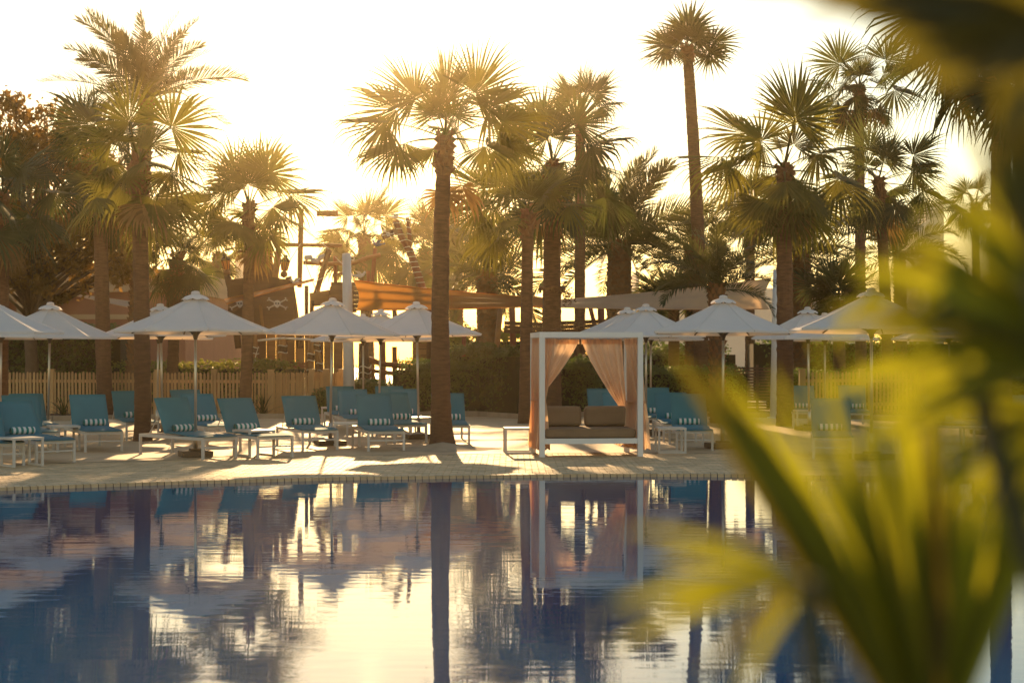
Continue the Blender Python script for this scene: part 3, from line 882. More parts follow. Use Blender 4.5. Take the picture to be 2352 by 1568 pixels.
broadleaf('broad-leaved tree with orange and green leaves over the left building', 70, 48.0, cl, 6, nleaf=210, ls=.2)

# ------------------------------------------------------------------ loungers, towels, tables
LW = .68
def make_lounger(bx=.43, bz=.965):
    r = empty('sun_lounger')
    hw = LW / 2
    for s in (-1, 1):
        MB().box((1.0, s * (hw - .02), .335), (2.0, .035, .05)).build('side_rail', M['alu'], r)
    for x in (.02, 1.98):
        MB().box((x, 0, .335), (.035, LW - .076, .05)).build('end_rail', M['alu'], r)
    MB().box((1.98, 0, .19), (.025, LW - .076, .025)).build('stretcher', M['alu'], r)
    lg = MB().box((0, 0, .155), (.04, .04, .31)).box((0, 0, .004), (.05, .05, .008)).mesh('leg', M['alu'])
    for x in (.02, 1.98):
        for s in (-1, 1): link('leg', lg, r, (x, s * (hw - .02), 0))
    # seat pad: thin cushion with a gentle wave, waterfall foot edge
    def pad(prof, w, th, name):
        m = MB(); nw = 8
        sec = []
        for k in range(nw + 1):
            u = -1 + 2 * k / nw
            sec.append((u * w / 2, th / 2 * (1 - abs(u) ** 6 * .9)))
        N = len(prof)
        for i, (px_, pz, nx, nz) in enumerate(prof):
            e = 1.0 if 0 < i < N - 1 else .35
            for y, t in sec: m.v.append((px_ + nx * t * e, y, pz + nz * t * e))
            for y, t in reversed(sec): m.v.append((px_ - nx * t * e, y, pz - nz * t * e))
        q = 2 * (nw + 1)
        for i in range(N - 1):
            for k in range(q): m.f.append((i * q + k, i * q + (k + 1) % q, (i + 1) * q + (k + 1) % q, (i + 1) * q + k))
        m.f += [tuple(range(q)), tuple((N - 1) * q + k for k in range(q - 1, -1, -1))]
        return m.build(name, M['teal'], r, True)
    prof = []
    for i in range(13):
        t = i / 12; x = .80 + 1.23 * t; z = .395 - .018 * math.sin(t * math.pi) + (.018 * math.sin(t * 6) if t < .9 else -.05 * (t - .9) * 6)
        prof.append((x, z, 0, 1))
    pad(prof, LW - .02, .05, 'seat_cushion')
    a = Vector((.81, .40)); b = Vector((bx, bz)); d = (b - a).normalized(); n = Vector((-d.y, d.x))
    prof = []
    for i in range(9):
        t = i / 8; p = a.lerp(b, t); bow = -.015 * math.sin(t * math.pi)
        prof.append((p.x + n.x * bow, p.y + n.y * bow, n.x, n.y))
    pad(prof, LW - .01, .038, 'backrest')
    bf = MB()
    for s in (-1, 1): bf.beam((.80, s * (hw - .05), .36), (bx - .025, s * (hw - .05), bz - .015), .025, .025)
    bf.build('back_frame', M['alu'], r)
    st = MB()
    for s in (-1, 1): st.tube([(.56, s * (hw - .07), .70), (.22, s * (hw - .07), .36)], .009, 6)
    st.build('back_strut', M['alu'], r)
    sl = MB().box((1.42, 0, .352), (1.1, LW - .09, .012)); sl.build('sling', M['alu'], r)
    return r
def towel_mesh():
    """rolled towel: a spiral sheet along y"""
    m = MB(); ny = 9; L = .40; turns = 3.2; ns = 54
    for j in range(ny):
        y = -L / 2 + L * j / (ny - 1); e = 1 - .05 * (abs(2 * j / (ny - 1) - 1) ** 4)
        for k in range(ns):
            t = k / (ns - 1); a = t * turns * 2 * math.pi + 1.0; rr = (.012 + .058 * t) * e
            m.v.append((math.cos(a) * rr * 1.05, y, math.sin(a) * rr * .95 + .066))
    for j in range(ny - 1):
        for k in range(ns - 1): q = j * ns + k; m.f.append((q, q + 1, q + ns + 1, q + ns))
    return m.mesh('rolled_towel', M['towel'], True)
TOWEL = towel_mesh()
LPS = [make_lounger(.43, .965), make_lounger(.40, .945), make_lounger(.47, .985)]; used = [False] * 3
def lounger(px, D, head, label, towel=None, seed=0):
    """px, D: the middle of the backrest's top edge; head: compass of the foot end in degrees"""
    k = (seed * 7 + seed // 3) % 3
    o = dup(LPS[k]) if used[k] else LPS[k]; used[k] = True
    c = Vector(((px - 1176) / FPX * D, D, 0)); d = Vector((math.cos(R(head)), math.sin(R(head)), 0))
    o.location = c - d * .42; o.rotation_euler = (0, 0, R(head))
    tag(o, label, 'sun lounger', 'teal sun loungers round the pool')
    if towel:
        rr = random.Random(seed + int(px))
        s = Vector((-d.y, d.x, 0))
        p = c + d * (.47 + rr.uniform(0, .04)) + s * rr.uniform(-.07, .07)
        t = link('rolled_towel', TOWEL, None, (p.x, p.y, .411), (0, 0, R(head + rr.uniform(-5, 5))))
        tag(t, towel, 'towel', 'striped rolled towels on loungers')
    return o
LOUNGERS = [
 (-50, 25.5, -58, 'teal lounger cut off by the left frame edge, only its foot end in view', None),
 (30, 26.1, -48, 'teal lounger nearest the left edge, its foot end beside a low white table', 'striped towel roll half hidden by the low table at far left'),
 (44, 28.9, -60, 'teal lounger just behind the one nearest the left edge', None),
 (60, 31.6, -62, 'teal lounger by the left umbrella pole, third back from the pool', 'striped towel roll beside the leftmost umbrella pole'),
 (199, 29.3, -64, 'teal lounger right of the left umbrella, in front of the picket fence', 'striped towel roll on the lounger right of the leftmost umbrella pole'),
 (292, 33.2, -65, 'teal lounger partly hidden behind the left reddish palm trunk', 'striped towel roll cut by the left palm trunk'),
 (388, 27.1, -46, 'teal lounger closest to the pool, shown almost sideways under the front umbrella', 'striped towel roll on the sideways lounger under the front umbrella'),
 (424, 34.4, -62, 'teal lounger far behind the front umbrella pole', None),
 (452, 31.4, -62, 'teal lounger just right of the front umbrella pole, second row', 'striped towel roll right of the front umbrella pole'),
 (537, 27.5, -54, 'teal lounger second from the front umbrella pole, near the pool', 'striped towel roll lying low behind the long side table'),
 (686, 29.8, -68, 'teal lounger left of the middle umbrella pole', 'striped towel roll left of the middle umbrella pole'),
 (856, 29.6, -76, 'teal lounger facing the pool right of the square side table', 'striped towel roll nearest the square side table'),
 (900, 32.2, -72, 'teal lounger directly behind the one right of the square table', 'striped towel roll second from the big palm trunk'),
 (780, 37.4, -78, 'far teal lounger touching the middle umbrella pole', 'small striped towel roll just right of the middle umbrella pole'),
 (808, 34.9, -76, 'teal lounger in the back row between two umbrella poles', 'striped towel roll in the back row between two poles'),
 (893, 37.4, -80, 'farthest teal lounger left of the slim right-hand pole', None),
 (926, 35.2, -80, 'teal lounger in the back row touching the pole left of the big palm', 'striped towel roll touching the pole left of the big palm'),
 (1028, 32.0, -84, 'teal lounger half hidden by the right side of the big palm trunk', 'striped towel roll just right of the big palm trunk'),
 (1381, 35.6, -86, 'far teal lounger seen through the cabana, behind its neighbour', 'striped towel roll seen through the cabana'),
 (1420, 32.4, -87, 'nearer teal lounger seen through the cabana between its curtains', None),
 (1502, 35.8, -88, 'far teal lounger right of the cabana post', 'upper striped towel roll right of the cabana post'),
 (1540, 32.6, -89, 'teal lounger second behind the table right of the cabana', 'middle striped towel roll right of the cabana'),
 (1580, 29.8, -92, 'teal lounger behind the table right of the cabana', 'lowest striped towel roll, on the lounger behind the cabana table'),
 (1838, 39.2, -95, 'far teal lounger in front of the right picket fence', 'small striped towel roll far right in front of the picket fence'),
 (1955, 38.8, -97, 'far teal lounger showing through a leaf gap below the right fence', 'small striped towel roll in the leaf gap below the right fence'),
 (1908, 27.4, -100, 'teal lounger mostly hidden behind the blurred leaves', 'striped towel roll mostly hidden by blurred leaves'),
 (2118, 31.0, -36, 'teal lounger turned sideways left of the right-hand table', 'striped towel roll on the sideways lounger at right'),
 (2180, 33.5, -36, 'teal lounger behind the sideways one at right', None),
 (2262, 30.8, -80, 'teal lounger left of the dark right-edge palm trunk', 'striped towel roll left of the right-edge palm trunk'),
 (2342, 28.8, -80, 'teal lounger at the right frame edge beyond the palm trunk', 'striped towel roll at the right frame edge'),
]
for i, L in enumerate(LOUNGERS): lounger(*L, seed=i)

def make_table(lx=.5, ly=.5, h=.45):
    r = empty('side_table')
    MB().box((0, 0, h - .0175), (lx, ly, .035)).build('table_top', M['alu'], r)
    fr = MB(); hx = lx / 2 - .02
    for x in (-hx, hx):
        pass
    for s in (-1, 1):
        y = s * (ly / 2 - .02)
        f = MB()
        f.box((-hx, y, (h - .035) / 2), (.035, .035, h - .036)).box((hx, y, (h - .035) / 2), (.035, .035, h - .036))
        f.box((0, y, .0175), (lx - .076, .033, .034))
        f.build('sled_frame', M['alu'], r)
    return r
TP = make_table(); tfirst = True
TABLES = [(50, 24.25, -48, (1, 1), 'low white side table at the left edge in front of a lounger'),
 (146, 28.4, -62, (1, 1), 'white side table between the left umbrella pole and a lounger'),
 (583, 26.75, -52, (1.2, 1), 'white side table between the two front loungers'),
 (797, 29.6, -82, (1, 1), 'square white side table right of the middle umbrella pole'),
 (970, 32.3, -86, (1, 1), 'white side table left of the big palm trunk, its top sunlit'),
 (1190, 27.55, 4, (1, 1), 'white side table touching the left side of the cabana'),
 (1540, 27.6, 2, (1, 1), 'white side table right of the cabana'),
 (1850, 36.5, 0, (1, 1), 'small far side table by the right picket fence'),
 (2254, 27.9, 6, (1, 1), 'white side table left of the right-edge palm'),
 (2030, 27.6, 0, (1, 1), 'white side table under the leaf-covered right umbrella'),
 (757, 38.6, -80, (.8, .8), 'small far side table behind the middle umbrella pole')]
for i, (px, D, hd, sc_, lab) in enumerate(TABLES):
    o = TP if tfirst else dup(TP); tfirst = False
    o.location = ((px - 1176) / FPX * D, D, 0); o.rotation_euler = (0, 0, R(hd)); o.scale = (sc_[0], sc_[1], 1)
    tag(o, lab, 'side table', 'white side tables between loungers')

# ------------------------------------------------------------------ umbrellas
UR, URIM, UAPEX = 1.36, 2.13, 2.73
def make_umbrella():
    r = empty('parasol')
    MB().box((0, 0, .05), (.52, .52, .09)).box((0, 0, .11), (.2, .2, .05)).build('base', M['basewood'], r)
    MB().tube([(0, 0, .1), (0, 0, 2.62)], .024, 12).build('pole', M['steel'], r, True)
    MB().lathe([(.025, .12), (.04, .13), (.04, .42), (.026, .43)], 12).build('sleeve', M['steel'], r, True)
    MB().lathe([(.028, 1.98), (.034, 2.0), (.05, 2.06), (.085, 2.10), (.085, 2.13), (.03, 2.14)], 14).build('hub', M['darkmetal'], r, True)
    # one panel between two ribs
    m = MB(); nr, nt_ = 8, 8; h = math.pi / 8
    ap = .10
    for i in range(nr + 1):
        t = ap + (1 - ap) * i / nr
        for k in range(nt_ + 1):
            u = -1 + 2 * k / nt_; a = h * u
            ch = math.cos(h) / math.cos(a)                    # straight edge between ribs
            rr = UR * t * ch
            sag = (1 - u * u) * t
            z = UAPEX - (UAPEX - URIM) * (t ** 1.04) - .035 * math.sin(t * math.pi) * (1 - .0)
            z -= .046 * sag * (1 - .9 * (t > .999))
            m.v.append((rr * math.cos(a) - .035 * sag * t * math.cos(a), rr * math.sin(a), z))
    # short hem turned down
    base = len(m.v)
    for k in range(nt_ + 1):
        v = m.v[nr * (nt_ + 1) + k]; m.v.append((v[0] * .995, v[1] * .995, v[2] - .035))
    for i in range(nr + 1):
        for k in range(nt_):
            q = i * (nt_ + 1) + k; m.f.append((q, q + nt_ + 1, q + nt_ + 2, q + 1))
    pm = m.mesh('canopy_panel', M['canopy'], True)
    seam = MB()
    rib = MB(); strut = MB()
    pts = []
    for i in range(7):
        t = .04 + .955 * i / 6; pts.append((UR * t, 0, UAPEX - (UAPEX - URIM) * (t ** 1.04) - .035 * math.sin(t * math.pi) - .022))
    rib.tube(pts, .011, 6)
    seam.tube([(p[0], 0, p[2] + .024) for p in pts], .0065, 5)
    strut.tube([(.07, 0, 2.11), (UR * .52, 0, pts[3][2] - .01)], .009, 6)
    tipm = MB().lathe([(.010, -.015), (.013, .0), (.008, .015)], 8).mesh('rib_tip', M['canopy'])
    rm = rib.mesh('rib', M['darkmetal']); sm = strut.mesh('strut', M['darkmetal']); se = seam.mesh('seam', M['canopy'])
    for k in range(8):
        a = k * math.pi / 4
        link('canopy_panel', pm, r, (0, 0, 0), (0, 0, a + h))
        rb = link('rib', rm, r, (0, 0, 0), (0, 0, a))
        link('rib_tip', tipm, rb, (UR - .01, 0, URIM - .005), (0, R(90), 0))
        link('strut', sm, r, (0, 0, 0), (0, 0, a)); link('seam', se, r, (0, 0, 0), (0, 0, a))
    # vent cap with scalloped edge
    c = MB(); na = 48; nr2 = 5
    c.v.append((0, 0, UAPEX + .045))
    for i in range(1, nr2 + 1):
        t = i / nr2
        for k in range(na):
            a = 2 * math.pi * k / na; sc_ = abs(math.cos(4 * a))
            rr = .235 * t * (1 + .05 * (sc_ - .5) * t)
            c.v.append((rr * math.cos(a), rr * math.sin(a), UAPEX + .045 - .10 * t ** 1.3 + .028 * t * t * (1 - sc_) - (.02 if i == nr2 else 0)))
    for k in range(na): c.f.append((0, 1 + k, 1 + (k + 1) % na))
    for i in range(nr2 - 1):
        for k in range(na):
            q = 1 + i * na + k; q2 = 1 + i * na + (k + 1) % na; c.f.append((q, q + na, q2 + na, q2))
    c.build('vent_cap', M['canopy'], r, True)
    MB().lathe([(.075, UAPEX + .02), (.078, UAPEX + .05), (.06, UAPEX + .075), (.02, UAPEX + .085)], 14).build('finial', M['canopy'], r, True)
    return r
UPROTO = make_umbrella()
UMB = [(-44, 27.0, 12, 'white parasol cut off by the left frame edge'),
 (0, 35.2, 30, 'white parasol far left, mostly behind the two nearer left ones'),
 (110, 31.5, 4, 'white parasol second from the left edge with a sunlit right panel'),
 (449, 26.6, 20, 'large white parasol in front of the playground, nearest the pool at left'),
 (374, 33.0, 10, 'white parasol whose rim shows just under the large left one'),
 (361, 37.0, 33, 'farther white parasol behind the large left one, lowest rim'),
 (758, 30.0, 21, 'white parasol in the middle, left of the big palm trunk'),
 (962, 32.3, 14, 'white parasol behind the big palm trunk'),
 (870, 36.4, 25, 'far white parasol whose cap peeks between the two middle ones'),
 (835, 40.4, 5, 'farthest white parasol under the middle parasol rim'),
 (1484, 33.6, 18, 'white parasol rising behind the cabana top right'),
 (1440, 36.6, 7, 'white parasol whose cap shows left of the one behind the cabana'),
 (1494, 40.2, 30, 'far white parasol behind the cabana with only its pole and rim in view'),
 (1660, 29.0, 16, 'white parasol right of the cabana, centre of the right half'),
 (2002, 25.8, 24, 'large white parasol half covered by blurred leaves at right'),
 (1859, 36.0, 12, 'small white parasol behind the leaf-covered one'),
 (1895, 40.0, 28, 'far parasol pole right of the small white parasol'),
 (2266, 34.0, 10, 'parasol hidden by blurred leaves near the right palm trunk'),
 (2181, 37.5, 31, 'farther parasol behind the blurred yellow leaves at right')]
ufirst = True
for i, (px, D, rot, lab) in enumerate(UMB):
    o = UPROTO if ufirst else dup(UPROTO); ufirst = False
    rr = random.Random(i)
    o.location = ((px - 1176) / FPX * D, D, 0)
    o.rotation_euler = (R(rr.uniform(-1.2, 1.2)), R(rr.uniform(-1.4, 1.4)), R(rot))
    s = rr.uniform(.99, 1.015); o.scale = (s, s, s)
    tag(o, lab, 'parasol', 'white octagonal parasols')

# ------------------------------------------------------------------ cabana
fl = Vector((.507, 26.42, 0)); bk = Vector((-.135, 1.25, 0)); ang = math.atan2(-bk.x, bk.y)
cab = empty('cabana_daybed', fl, ang)
W, Dp, Hc, ps = 1.68, bk.length, 2.11, .09
def cb(name, c, d, mat='white', par=cab, r=None):
    m = MB()
    if r: m.rbox(c, d, r); return m.build(name, M[mat], par, True)
    return m.box(c, d).build(name, M[mat], par)
for x in (0, W):
    for y in (0, Dp):
        cb('post', (x, y, (Hc - ps) / 2), (ps, ps, Hc - ps))
for y in (0, Dp): cb('top_beam', (W / 2, y, Hc - ps / 2), (W + ps, ps, ps))
for x in (0, W): cb('top_beam', (x, Dp / 2, Hc - ps / 2), (ps * .98, Dp - ps, ps * .98))
for i in range(5): cb('roof_slat', (W / 2, .2 + i * (Dp - .4) / 4, Hc - .03), (W - ps, .03, .03))
cb('bed_rail', (W / 2, .0, .265), (W - ps, .05, .09)); cb('bed_rail', (W / 2, Dp, .265), (W - ps, .05, .09))
for x in (0, W): cb('bed_rail', (x, Dp / 2, .265), (.05, Dp - ps, .088))
cb('bed_base', (W / 2, Dp / 2, .29), (W - .06, Dp - .06, .03), 'alu')
mt = cb('mattress', (W / 2, Dp / 2, .39), (W - .11, Dp - .10, .165), 'cushion', r=.045)
for z in (.335, .455):
    MB().tube([(.06, .052, z), (W - .06, .052, z)], .006, 6).build('piping', M['cushion'], mt)
for i, x in enumerate((W * .262, W * .738)):
    rot = Matrix.Rotation(R(-12 + 2 * i), 3, 'X')
    c = MB().rbox((0, 0, 0), (W * .445, .20, .36), .075, 4, rot).build('back_cushion', M['cushion'], cab, True)
    c.location = (x + .01, Dp - .24, .645)
    MB().tube([tuple(rot @ Vector((s_ * W * .2, -.104, .06 - .002 * i))) for s_ in (-1, -.5, 0, .5, 1)], .006, 6).build('piping', M['cushion'], c)
def curtain(name, A, B, tie, wt, wh, folds, seed, ztop=2.0, hem=.12, tied=True, bulge=0., nu=56, spread=(1, 0)):
    """cloth hung from A to B, gathered at tie, flaring to its hem"""
    rng = random.Random(seed)
    A = Vector((*A, ztop)); B = Vector((*B, ztop)); T = Vector(tie)
    al = (B - A).normalized(); nm = Vector((-al.y, al.x, 0)); sp = Vector((*spread, 0))
    m = MB(); nv = 34
    ph = rng.uniform(0, 6)
    for j in range(nv + 1):
        v = j / nv; z = ztop + (hem - ztop) * v
        vt = (ztop - T.z) / (ztop - hem)
        for k in range(nu + 1):
            u = k / nu
            top = A.lerp(B, u)
            g = T + sp * ((u - .5) * wt)
            if v <= vt:
                q = v / vt; e = q ** 1.25 if q < 1 else 1
                p = top.lerp(g, e); wf = (B - A).length * (1 - e) + wt * e
            else:
                q = (v - vt) / (1 - vt); e = q ** .7
                p = g + sp * ((u - .5) * (wh - wt) * e); wf = wt + (wh - wt) * e
            amp = .030 + .03 * (1 - min(1, wf / (B - A).length))
            if wf < .2: amp = min(amp, .035)
            f = math.sin(u * folds * 2 * math.pi + ph + .6 * math.sin(v * 3)) + .25 * math.sin(u * folds * 4.6 * math.pi + ph * 2 + v * 2)
            p = p + nm * (amp * f + bulge * math.sin(math.pi * min(1, v / vt)) * (.5 + .5 * u))
            m.v.append((p.x, p.y, z + (.012 * math.sin(u * 17) if j == nv else 0)))
    for j in range(nv):
        for k in range(nu):
            q = j * (nu + 1) + k; m.f.append((q, q + 1, q + nu + 2, q + nu + 1))
    # header band with doubled cloth and its tabs
    o = m.build(name, M['curtain'], cab, True)
    hb = MB(); hb.v = []
    for k in range(nu + 1):
        u = k / nu; p = A.lerp(B, u); f = math.sin(u * folds * 2 * math.pi + ph) + .4 * math.sin(u * folds * 4.6 * math.pi + ph * 2)
        p = p - nm * .012 + nm * .022 * f * 1.0
        hb.v += [(p.x, p.y, ztop + .012), (p.x, p.y, ztop - .085)]
        if k: q = 2 * k; hb.f.append((q - 2, q, q + 1, q - 1))
    hb.build('header_band', M['curtain'], o, True)
    if tied:
        MB().lathe([(wt * .5, -.02), (wt * .56, 0), (wt * .5, .02)], 12).build('tie_band', M['curtain'], o, True, loc=(T.x, T.y, T.z))
    return o
yb = Dp - .07
curtain('curtain', (.07, yb), (W * .485, yb), (.03, yb, .93), .11, .26, 4, 1)
curtain('curtain', (W * .505, yb), (W - .10, yb), (W - .08, yb, .80), .13, .30, 5, 2)
curtain('curtain', (.0, Dp - .1), (.0, .12), (-.03, .45, .95), .20, .50, 6, 3, spread=(.3, -1), bulge=-.03)
curtain('curtain', (W - .0, .14), (W, Dp - .1), (W - .02, .55, .92), .22, .55, 7, 4, spread=(-.3, 1))
curtain('curtain', (.02, .06), (.24, .10), (.02, .10, .95), .10, .26, 3, 5, nu=30, ztop=1.99)
curtain('curtain', (W - .26, .08), (W + .02, .06), (W + .05, .09, .92), .12, .30, 3, 6, nu=30, ztop=1.99)
MB().tube([(.05, yb, 2.005), (W - .05, yb, 2.005)], .008, 6).build('curtain_rail', M['steel'], cab)
tag(cab, 'white four-post cabana daybed with tied curtains and brown cushions', 'cabana')

# ------------------------------------------------------------------ shade sails and their posts
def post(px0, y0, px1, y1, w0, w1, D, label):
    a = at(px1, y1, D); b = at(px0, y0, D)
    r = empty('sail_post', (a.x, D, 0))
    m = MB(); m.tube([(0, 0, 0), (b.x - a.x, 0, b.z)], [w1 / 2, w0 / 2], 18); m.build('mast', M['white'], r, True)
    c = Vector((b.x - a.x, 0, b.z))
    MB().lathe([(w0 * .5, 0), (w0 * .52, .01), (w0 * .4, .03)], 18, c).build('cap', M['white'], r, True)
    k = MB()
    for i in range(12):
        t0 = 2 * math.pi * i / 12; t1 = 2 * math.pi * (i + 1) / 12
        k.tube([c + Vector((w0 * .5 + .05 + .05 * math.cos(t0), 0, -.12 + .05 * math.sin(t0))), c + Vector((w0 * .5 + .05 + .05 * math.cos(t1), 0, -.12 + .05 * math.sin(t1)))], .012, 5)
    k.build('shackle', M['steel'], r)
    MB().lathe([(w1 * .9, 0), (w1 * .9, .03), (w1 * .55, .035)], 18).build('foot_plate', M['white'], r)
    return tag(r, label, 'post')
PD = 45.5
post(796, 584, 803, 955, .25, .36, PD, 'thick white tapered post holding the orange shade sail')
post(1782, 622, 1776, 965, .15, .19, 43.0, 'slim white post at the right end of the shade sail')
def sail(corners, label, mat, sag=.12, n=26, bow=.10, name='shade_sail', pleats=0):
    """cloth between four corner points a-b (upper) and d-c (lower), edges bowed inward"""
    a, b, c, d = [Vector(p) for p in corners]
    m = MB()
    ctr = (a + b + c + d) / 4
    o0 = Vector((ctr.x, ctr.y, 0))
    for j in range(n + 1):
        v = j / n
        for i in range(n + 1):
            u = i / n
            p = a.lerp(b, u).lerp(d.lerp(c, u), v)
            pull = bow * (4 * u * (1 - u) * (abs(2 * v - 1) ** 2) + 1.0 * 4 * v * (1 - v) * (abs(2 * u - 1) ** 3))
            p = p.lerp(ctr + (p - ctr) * .55, pull)
            p.z -= sag * 4 * u * (1 - u) * .5 - (.02 * math.sin(v * pleats * 6.28 + u * 2) if pleats else 0)
            m.v.append(tuple(p - o0))
    for j in range(n):
        for i in range(n):
            q = j * (n + 1) + i; m.f.append((q, q + 1, q + n + 2, q + n + 1))
    r = empty(name, o0)
    m.build('cloth', M[mat], r, True)
    hem = MB()
    top = [m.v[i] for i in range(n + 1)]; bot = [m.v[n * (n + 1) + i] for i in range(n + 1)]
    hem.tube(top, .014, 5); hem.tube(bot, .014, 5)
    hem.build('edge_cable', M[mat], r)
    return tag(r, label, 'shade sail')
sail([at(810, 643, 45.6), at(1262, 686, 47.5), at(1262, 704, 44.0), at(818, 712, 44.0)], 'orange backlit shade sail stretched right from the white post', 'sail', sag=.1, bow=.10, pleats=3)
sail([at(1258, 690, 46.5), at(1772, 641, 43.1), at(1766, 711, 42.9), at(1258, 705, 44.0)], 'tan shade sail running to the slim right post', 'sail_pale', sag=.1, bow=.10, pleats=2)
sail([at(515, 688, 46.5), at(722, 640, 47.6), at(722, 644, 47.2), at(520, 698, 44.5)], 'thin orange sail edge slanting across the ship stern', 'sail', sag=.0, bow=.02)
sail([at(154, 672, 53), at(300, 692, 53.5), at(300, 707, 52.0), at(158, 676, 53)], 'cream strip of sail cloth in front of the terracotta wall', 'sail_pale', sag=.0, bow=.02)

# ------------------------------------------------------------------ pirate ship playground
SD = 51.0
ship = empty('pirate_ship_playground', at(650, HORIZ, SD).xy.to_3d() if hasattr(Vector((0, 0)), 'to_3d') else (0, SD, 0))
S0 = Vector((at(650, HORIZ, SD).x, SD, 0)); ship.location = S0
def sp(name, m, mat, par=None, smooth=False):
    o = m.build(name, M[mat], par or ship, smooth)
    if par is None: o.matrix_parent_inverse = Matrix.Translation(-S0)
    return o
def log(pts, w, mat='log', name='log', D=SD, par=None, n=9, taper=1.0):
    """log through pixels (x, y[, dy]) with width in pixels"""
    P = []; Rr = []
    rr = random.Random(int(pts[0][0] * 7 + pts[0][1]))
    for k in range(len(pts) - 1):
        a, b = pts[k], pts[k + 1]; nn = 6
        for i in range(nn + (1 if k == len(pts) - 2 else 0)):
            t = i / nn; d0 = D + (a[2] if len(a) > 2 else 0); d1 = D + (b[2] if len(b) > 2 else 0); dd = d0 + (d1 - d0) * t
            P.append(at(a[0] + (b[0] - a[0]) * t, a[1] + (b[1] - a[1]) * t, dd)); Rr.append(w / 2 / ppm(dd) * (1 + rr.uniform(-.07, .07)))
    Rr = [r_ * (1 + (taper - 1) * i / (len(Rr) - 1)) for i, r_ in enumerate(Rr)]
    return sp(name, MB().tube(P, Rr, n), mat, par, True)
# curved stern board made of horizontal boards cut to its outline
def stern_top(x):      # x in px -> top row
    t = (x - 520) / 155
    return 641 - 9 * math.exp(-((t - .5) / .22) ** 2) + 14 * max(0, abs(t - .5) * 2 - .8) * 3
def outline_board(x0, x1, y0, y1, D, th, lean=0):
    """board whose upper edge follows the stern outline"""
    n = 18; poly = []
    up = [(x0 + (x1 - x0) * i / n) for i in range(n + 1)]
    ptsu = [at(x, max(stern_top(x), y0), D) for x in up]; lo = [at(x1, y1, D), at(x0, y1, D)]
    poly = [(p.x, p.z) for p in ptsu] + [(p.x, p.z) for p in lo]
    return MB().prism(poly, D - th, D)
rows_ = [(600, 655), (655.6, 668), (668.6, 681), (681.6, 694), (694.6, 707), (707.6, 720), (720.6, 733), (733.6, 746), (746.6, 759)]
for i, (y0, y1) in enumerate(rows_):
    k = max(0, (y1 - 655)) * .045
    sp('stern_plank', outline_board(522 + k, 676 - k * .3 + (0 if i else -4), y0, y1, SD - .3 - .004 * (i % 2), .06), 'plank')
sp('stern_backing', outline_board(524, 672, 600, 758, SD - .2, .05), 'plank')
log([(584, 660), (590, 560)], 46, 'plank', 'dark_mast', SD + 2, n=14, taper=.75)
log([(612, 660), (606, 560)], 44, 'plank', 'dark_mast', SD + 2.1, n=14, taper=.8)
log([(548, 800), (529, 660), (521, 632)], 15, 'plank', 'stern_post')
log([(690, 800), (668, 655), (662, 636)], 15, 'plank', 'stern_post')
log([(598, 700, -.45), (604, 752, -.45)], 7, 'log', 'stern_rib')
def lantern(px, py, tilt, D=SD):
    c = at(px, py, D) - S0; s = 1 / ppm(D)
    r = MB().lathe([(11 * s, 0), (11.5 * s, 3 * s), (7 * s, 9 * s), (4 * s, 11 * s), (6 * s, 13 * s), (3 * s, 17 * s)], 8).build('lantern', M['iron'], ship, True)
    r.location = c + Vector((0, 0, 18 * s)); r.rotation_euler = (0, tilt, 0)
    MB().lathe([(6.5 * s, -20 * s), (10 * s, -1 * s), (10 * s, 0)], 6).build('lantern_glass', M['amber'], r)
    cg = MB()
    for k in range(6):
        a = k * math.pi / 3
        cg.tube([(6.9 * s * math.cos(a), 6.9 * s * math.sin(a), -20 * s), (10.5 * s * math.cos(a), 10.5 * s * math.sin(a), 0)], .7 * s, 5)
    cg.build('lantern_cage', M['iron'], r)
    MB().lathe([(2 * s, -36 * s), (7 * s, -33 * s), (8.5 * s, -28 * s), (7 * s, -23 * s), (3 * s, -20 * s)], 12).build('lantern_ball', M['log'], r, True)
lantern(518, 617, -.12); lantern(655, 620, .1)
def skull(c, s, par, tilt=0.0):
    """skull over crossed bones, painted cut-out boards"""
    r = MB()
    head = []
    for k in range(24):
        a = 2 * math.pi * k / 24; x = math.cos(a) * 1.0; z = math.sin(a) * .92 + .1
        if math.sin(a) < -.55: x *= .62; z -= .45
        head.append((x * s, z * s))
    r.prism(head, -.05, -.02)
    o = r.build('skull', M['bone'], par); o.location = c; o.rotation_euler = (0, tilt, 0)
    for sx in (-1, 1):
        MB().prism([(sx * .38 * s + .27 * s * math.cos(2 * math.pi * k / 12), .02 * s + .3 * s * math.sin(2 * math.pi * k / 12)) for k in range(12)], -.056, -.051).build('eye_socket', M['black'], o)
    MB().prism([(0, -.22 * s), (.14 * s, -.5 * s), (-.14 * s, -.5 * s)], -.056, -.051).build('nose', M['black'], o)
    for sg in (-1, 1):
        b = MB(); d = Vector((2.7 * s, 0, sg * 1.35 * s))
        b.beam(-d, d, .018, .36 * s, (0, 0, 1))
        for e in (-1, 1):
            for q in (-.22, .22):
                cc = d * e + Vector((q * s * (-sg), 0, q * s * 1.6)) ; b.lathe([(.02 * s, -.2 * s), (.26 * s, -.12 * s), (.26 * s, .12 * s), (.02 * s, .2 * s)], 10, tuple(cc))
        ob = b.build('bone', M['bone'], o); ob.location = (0, -.012 - .004 * sg, -.05 * s)
ks = 7.6 / ppm(SD)
for px in (641, 556):
    skull(at(px, 698, SD) - S0 + Vector((0, -.37, 0)), ks, ship)
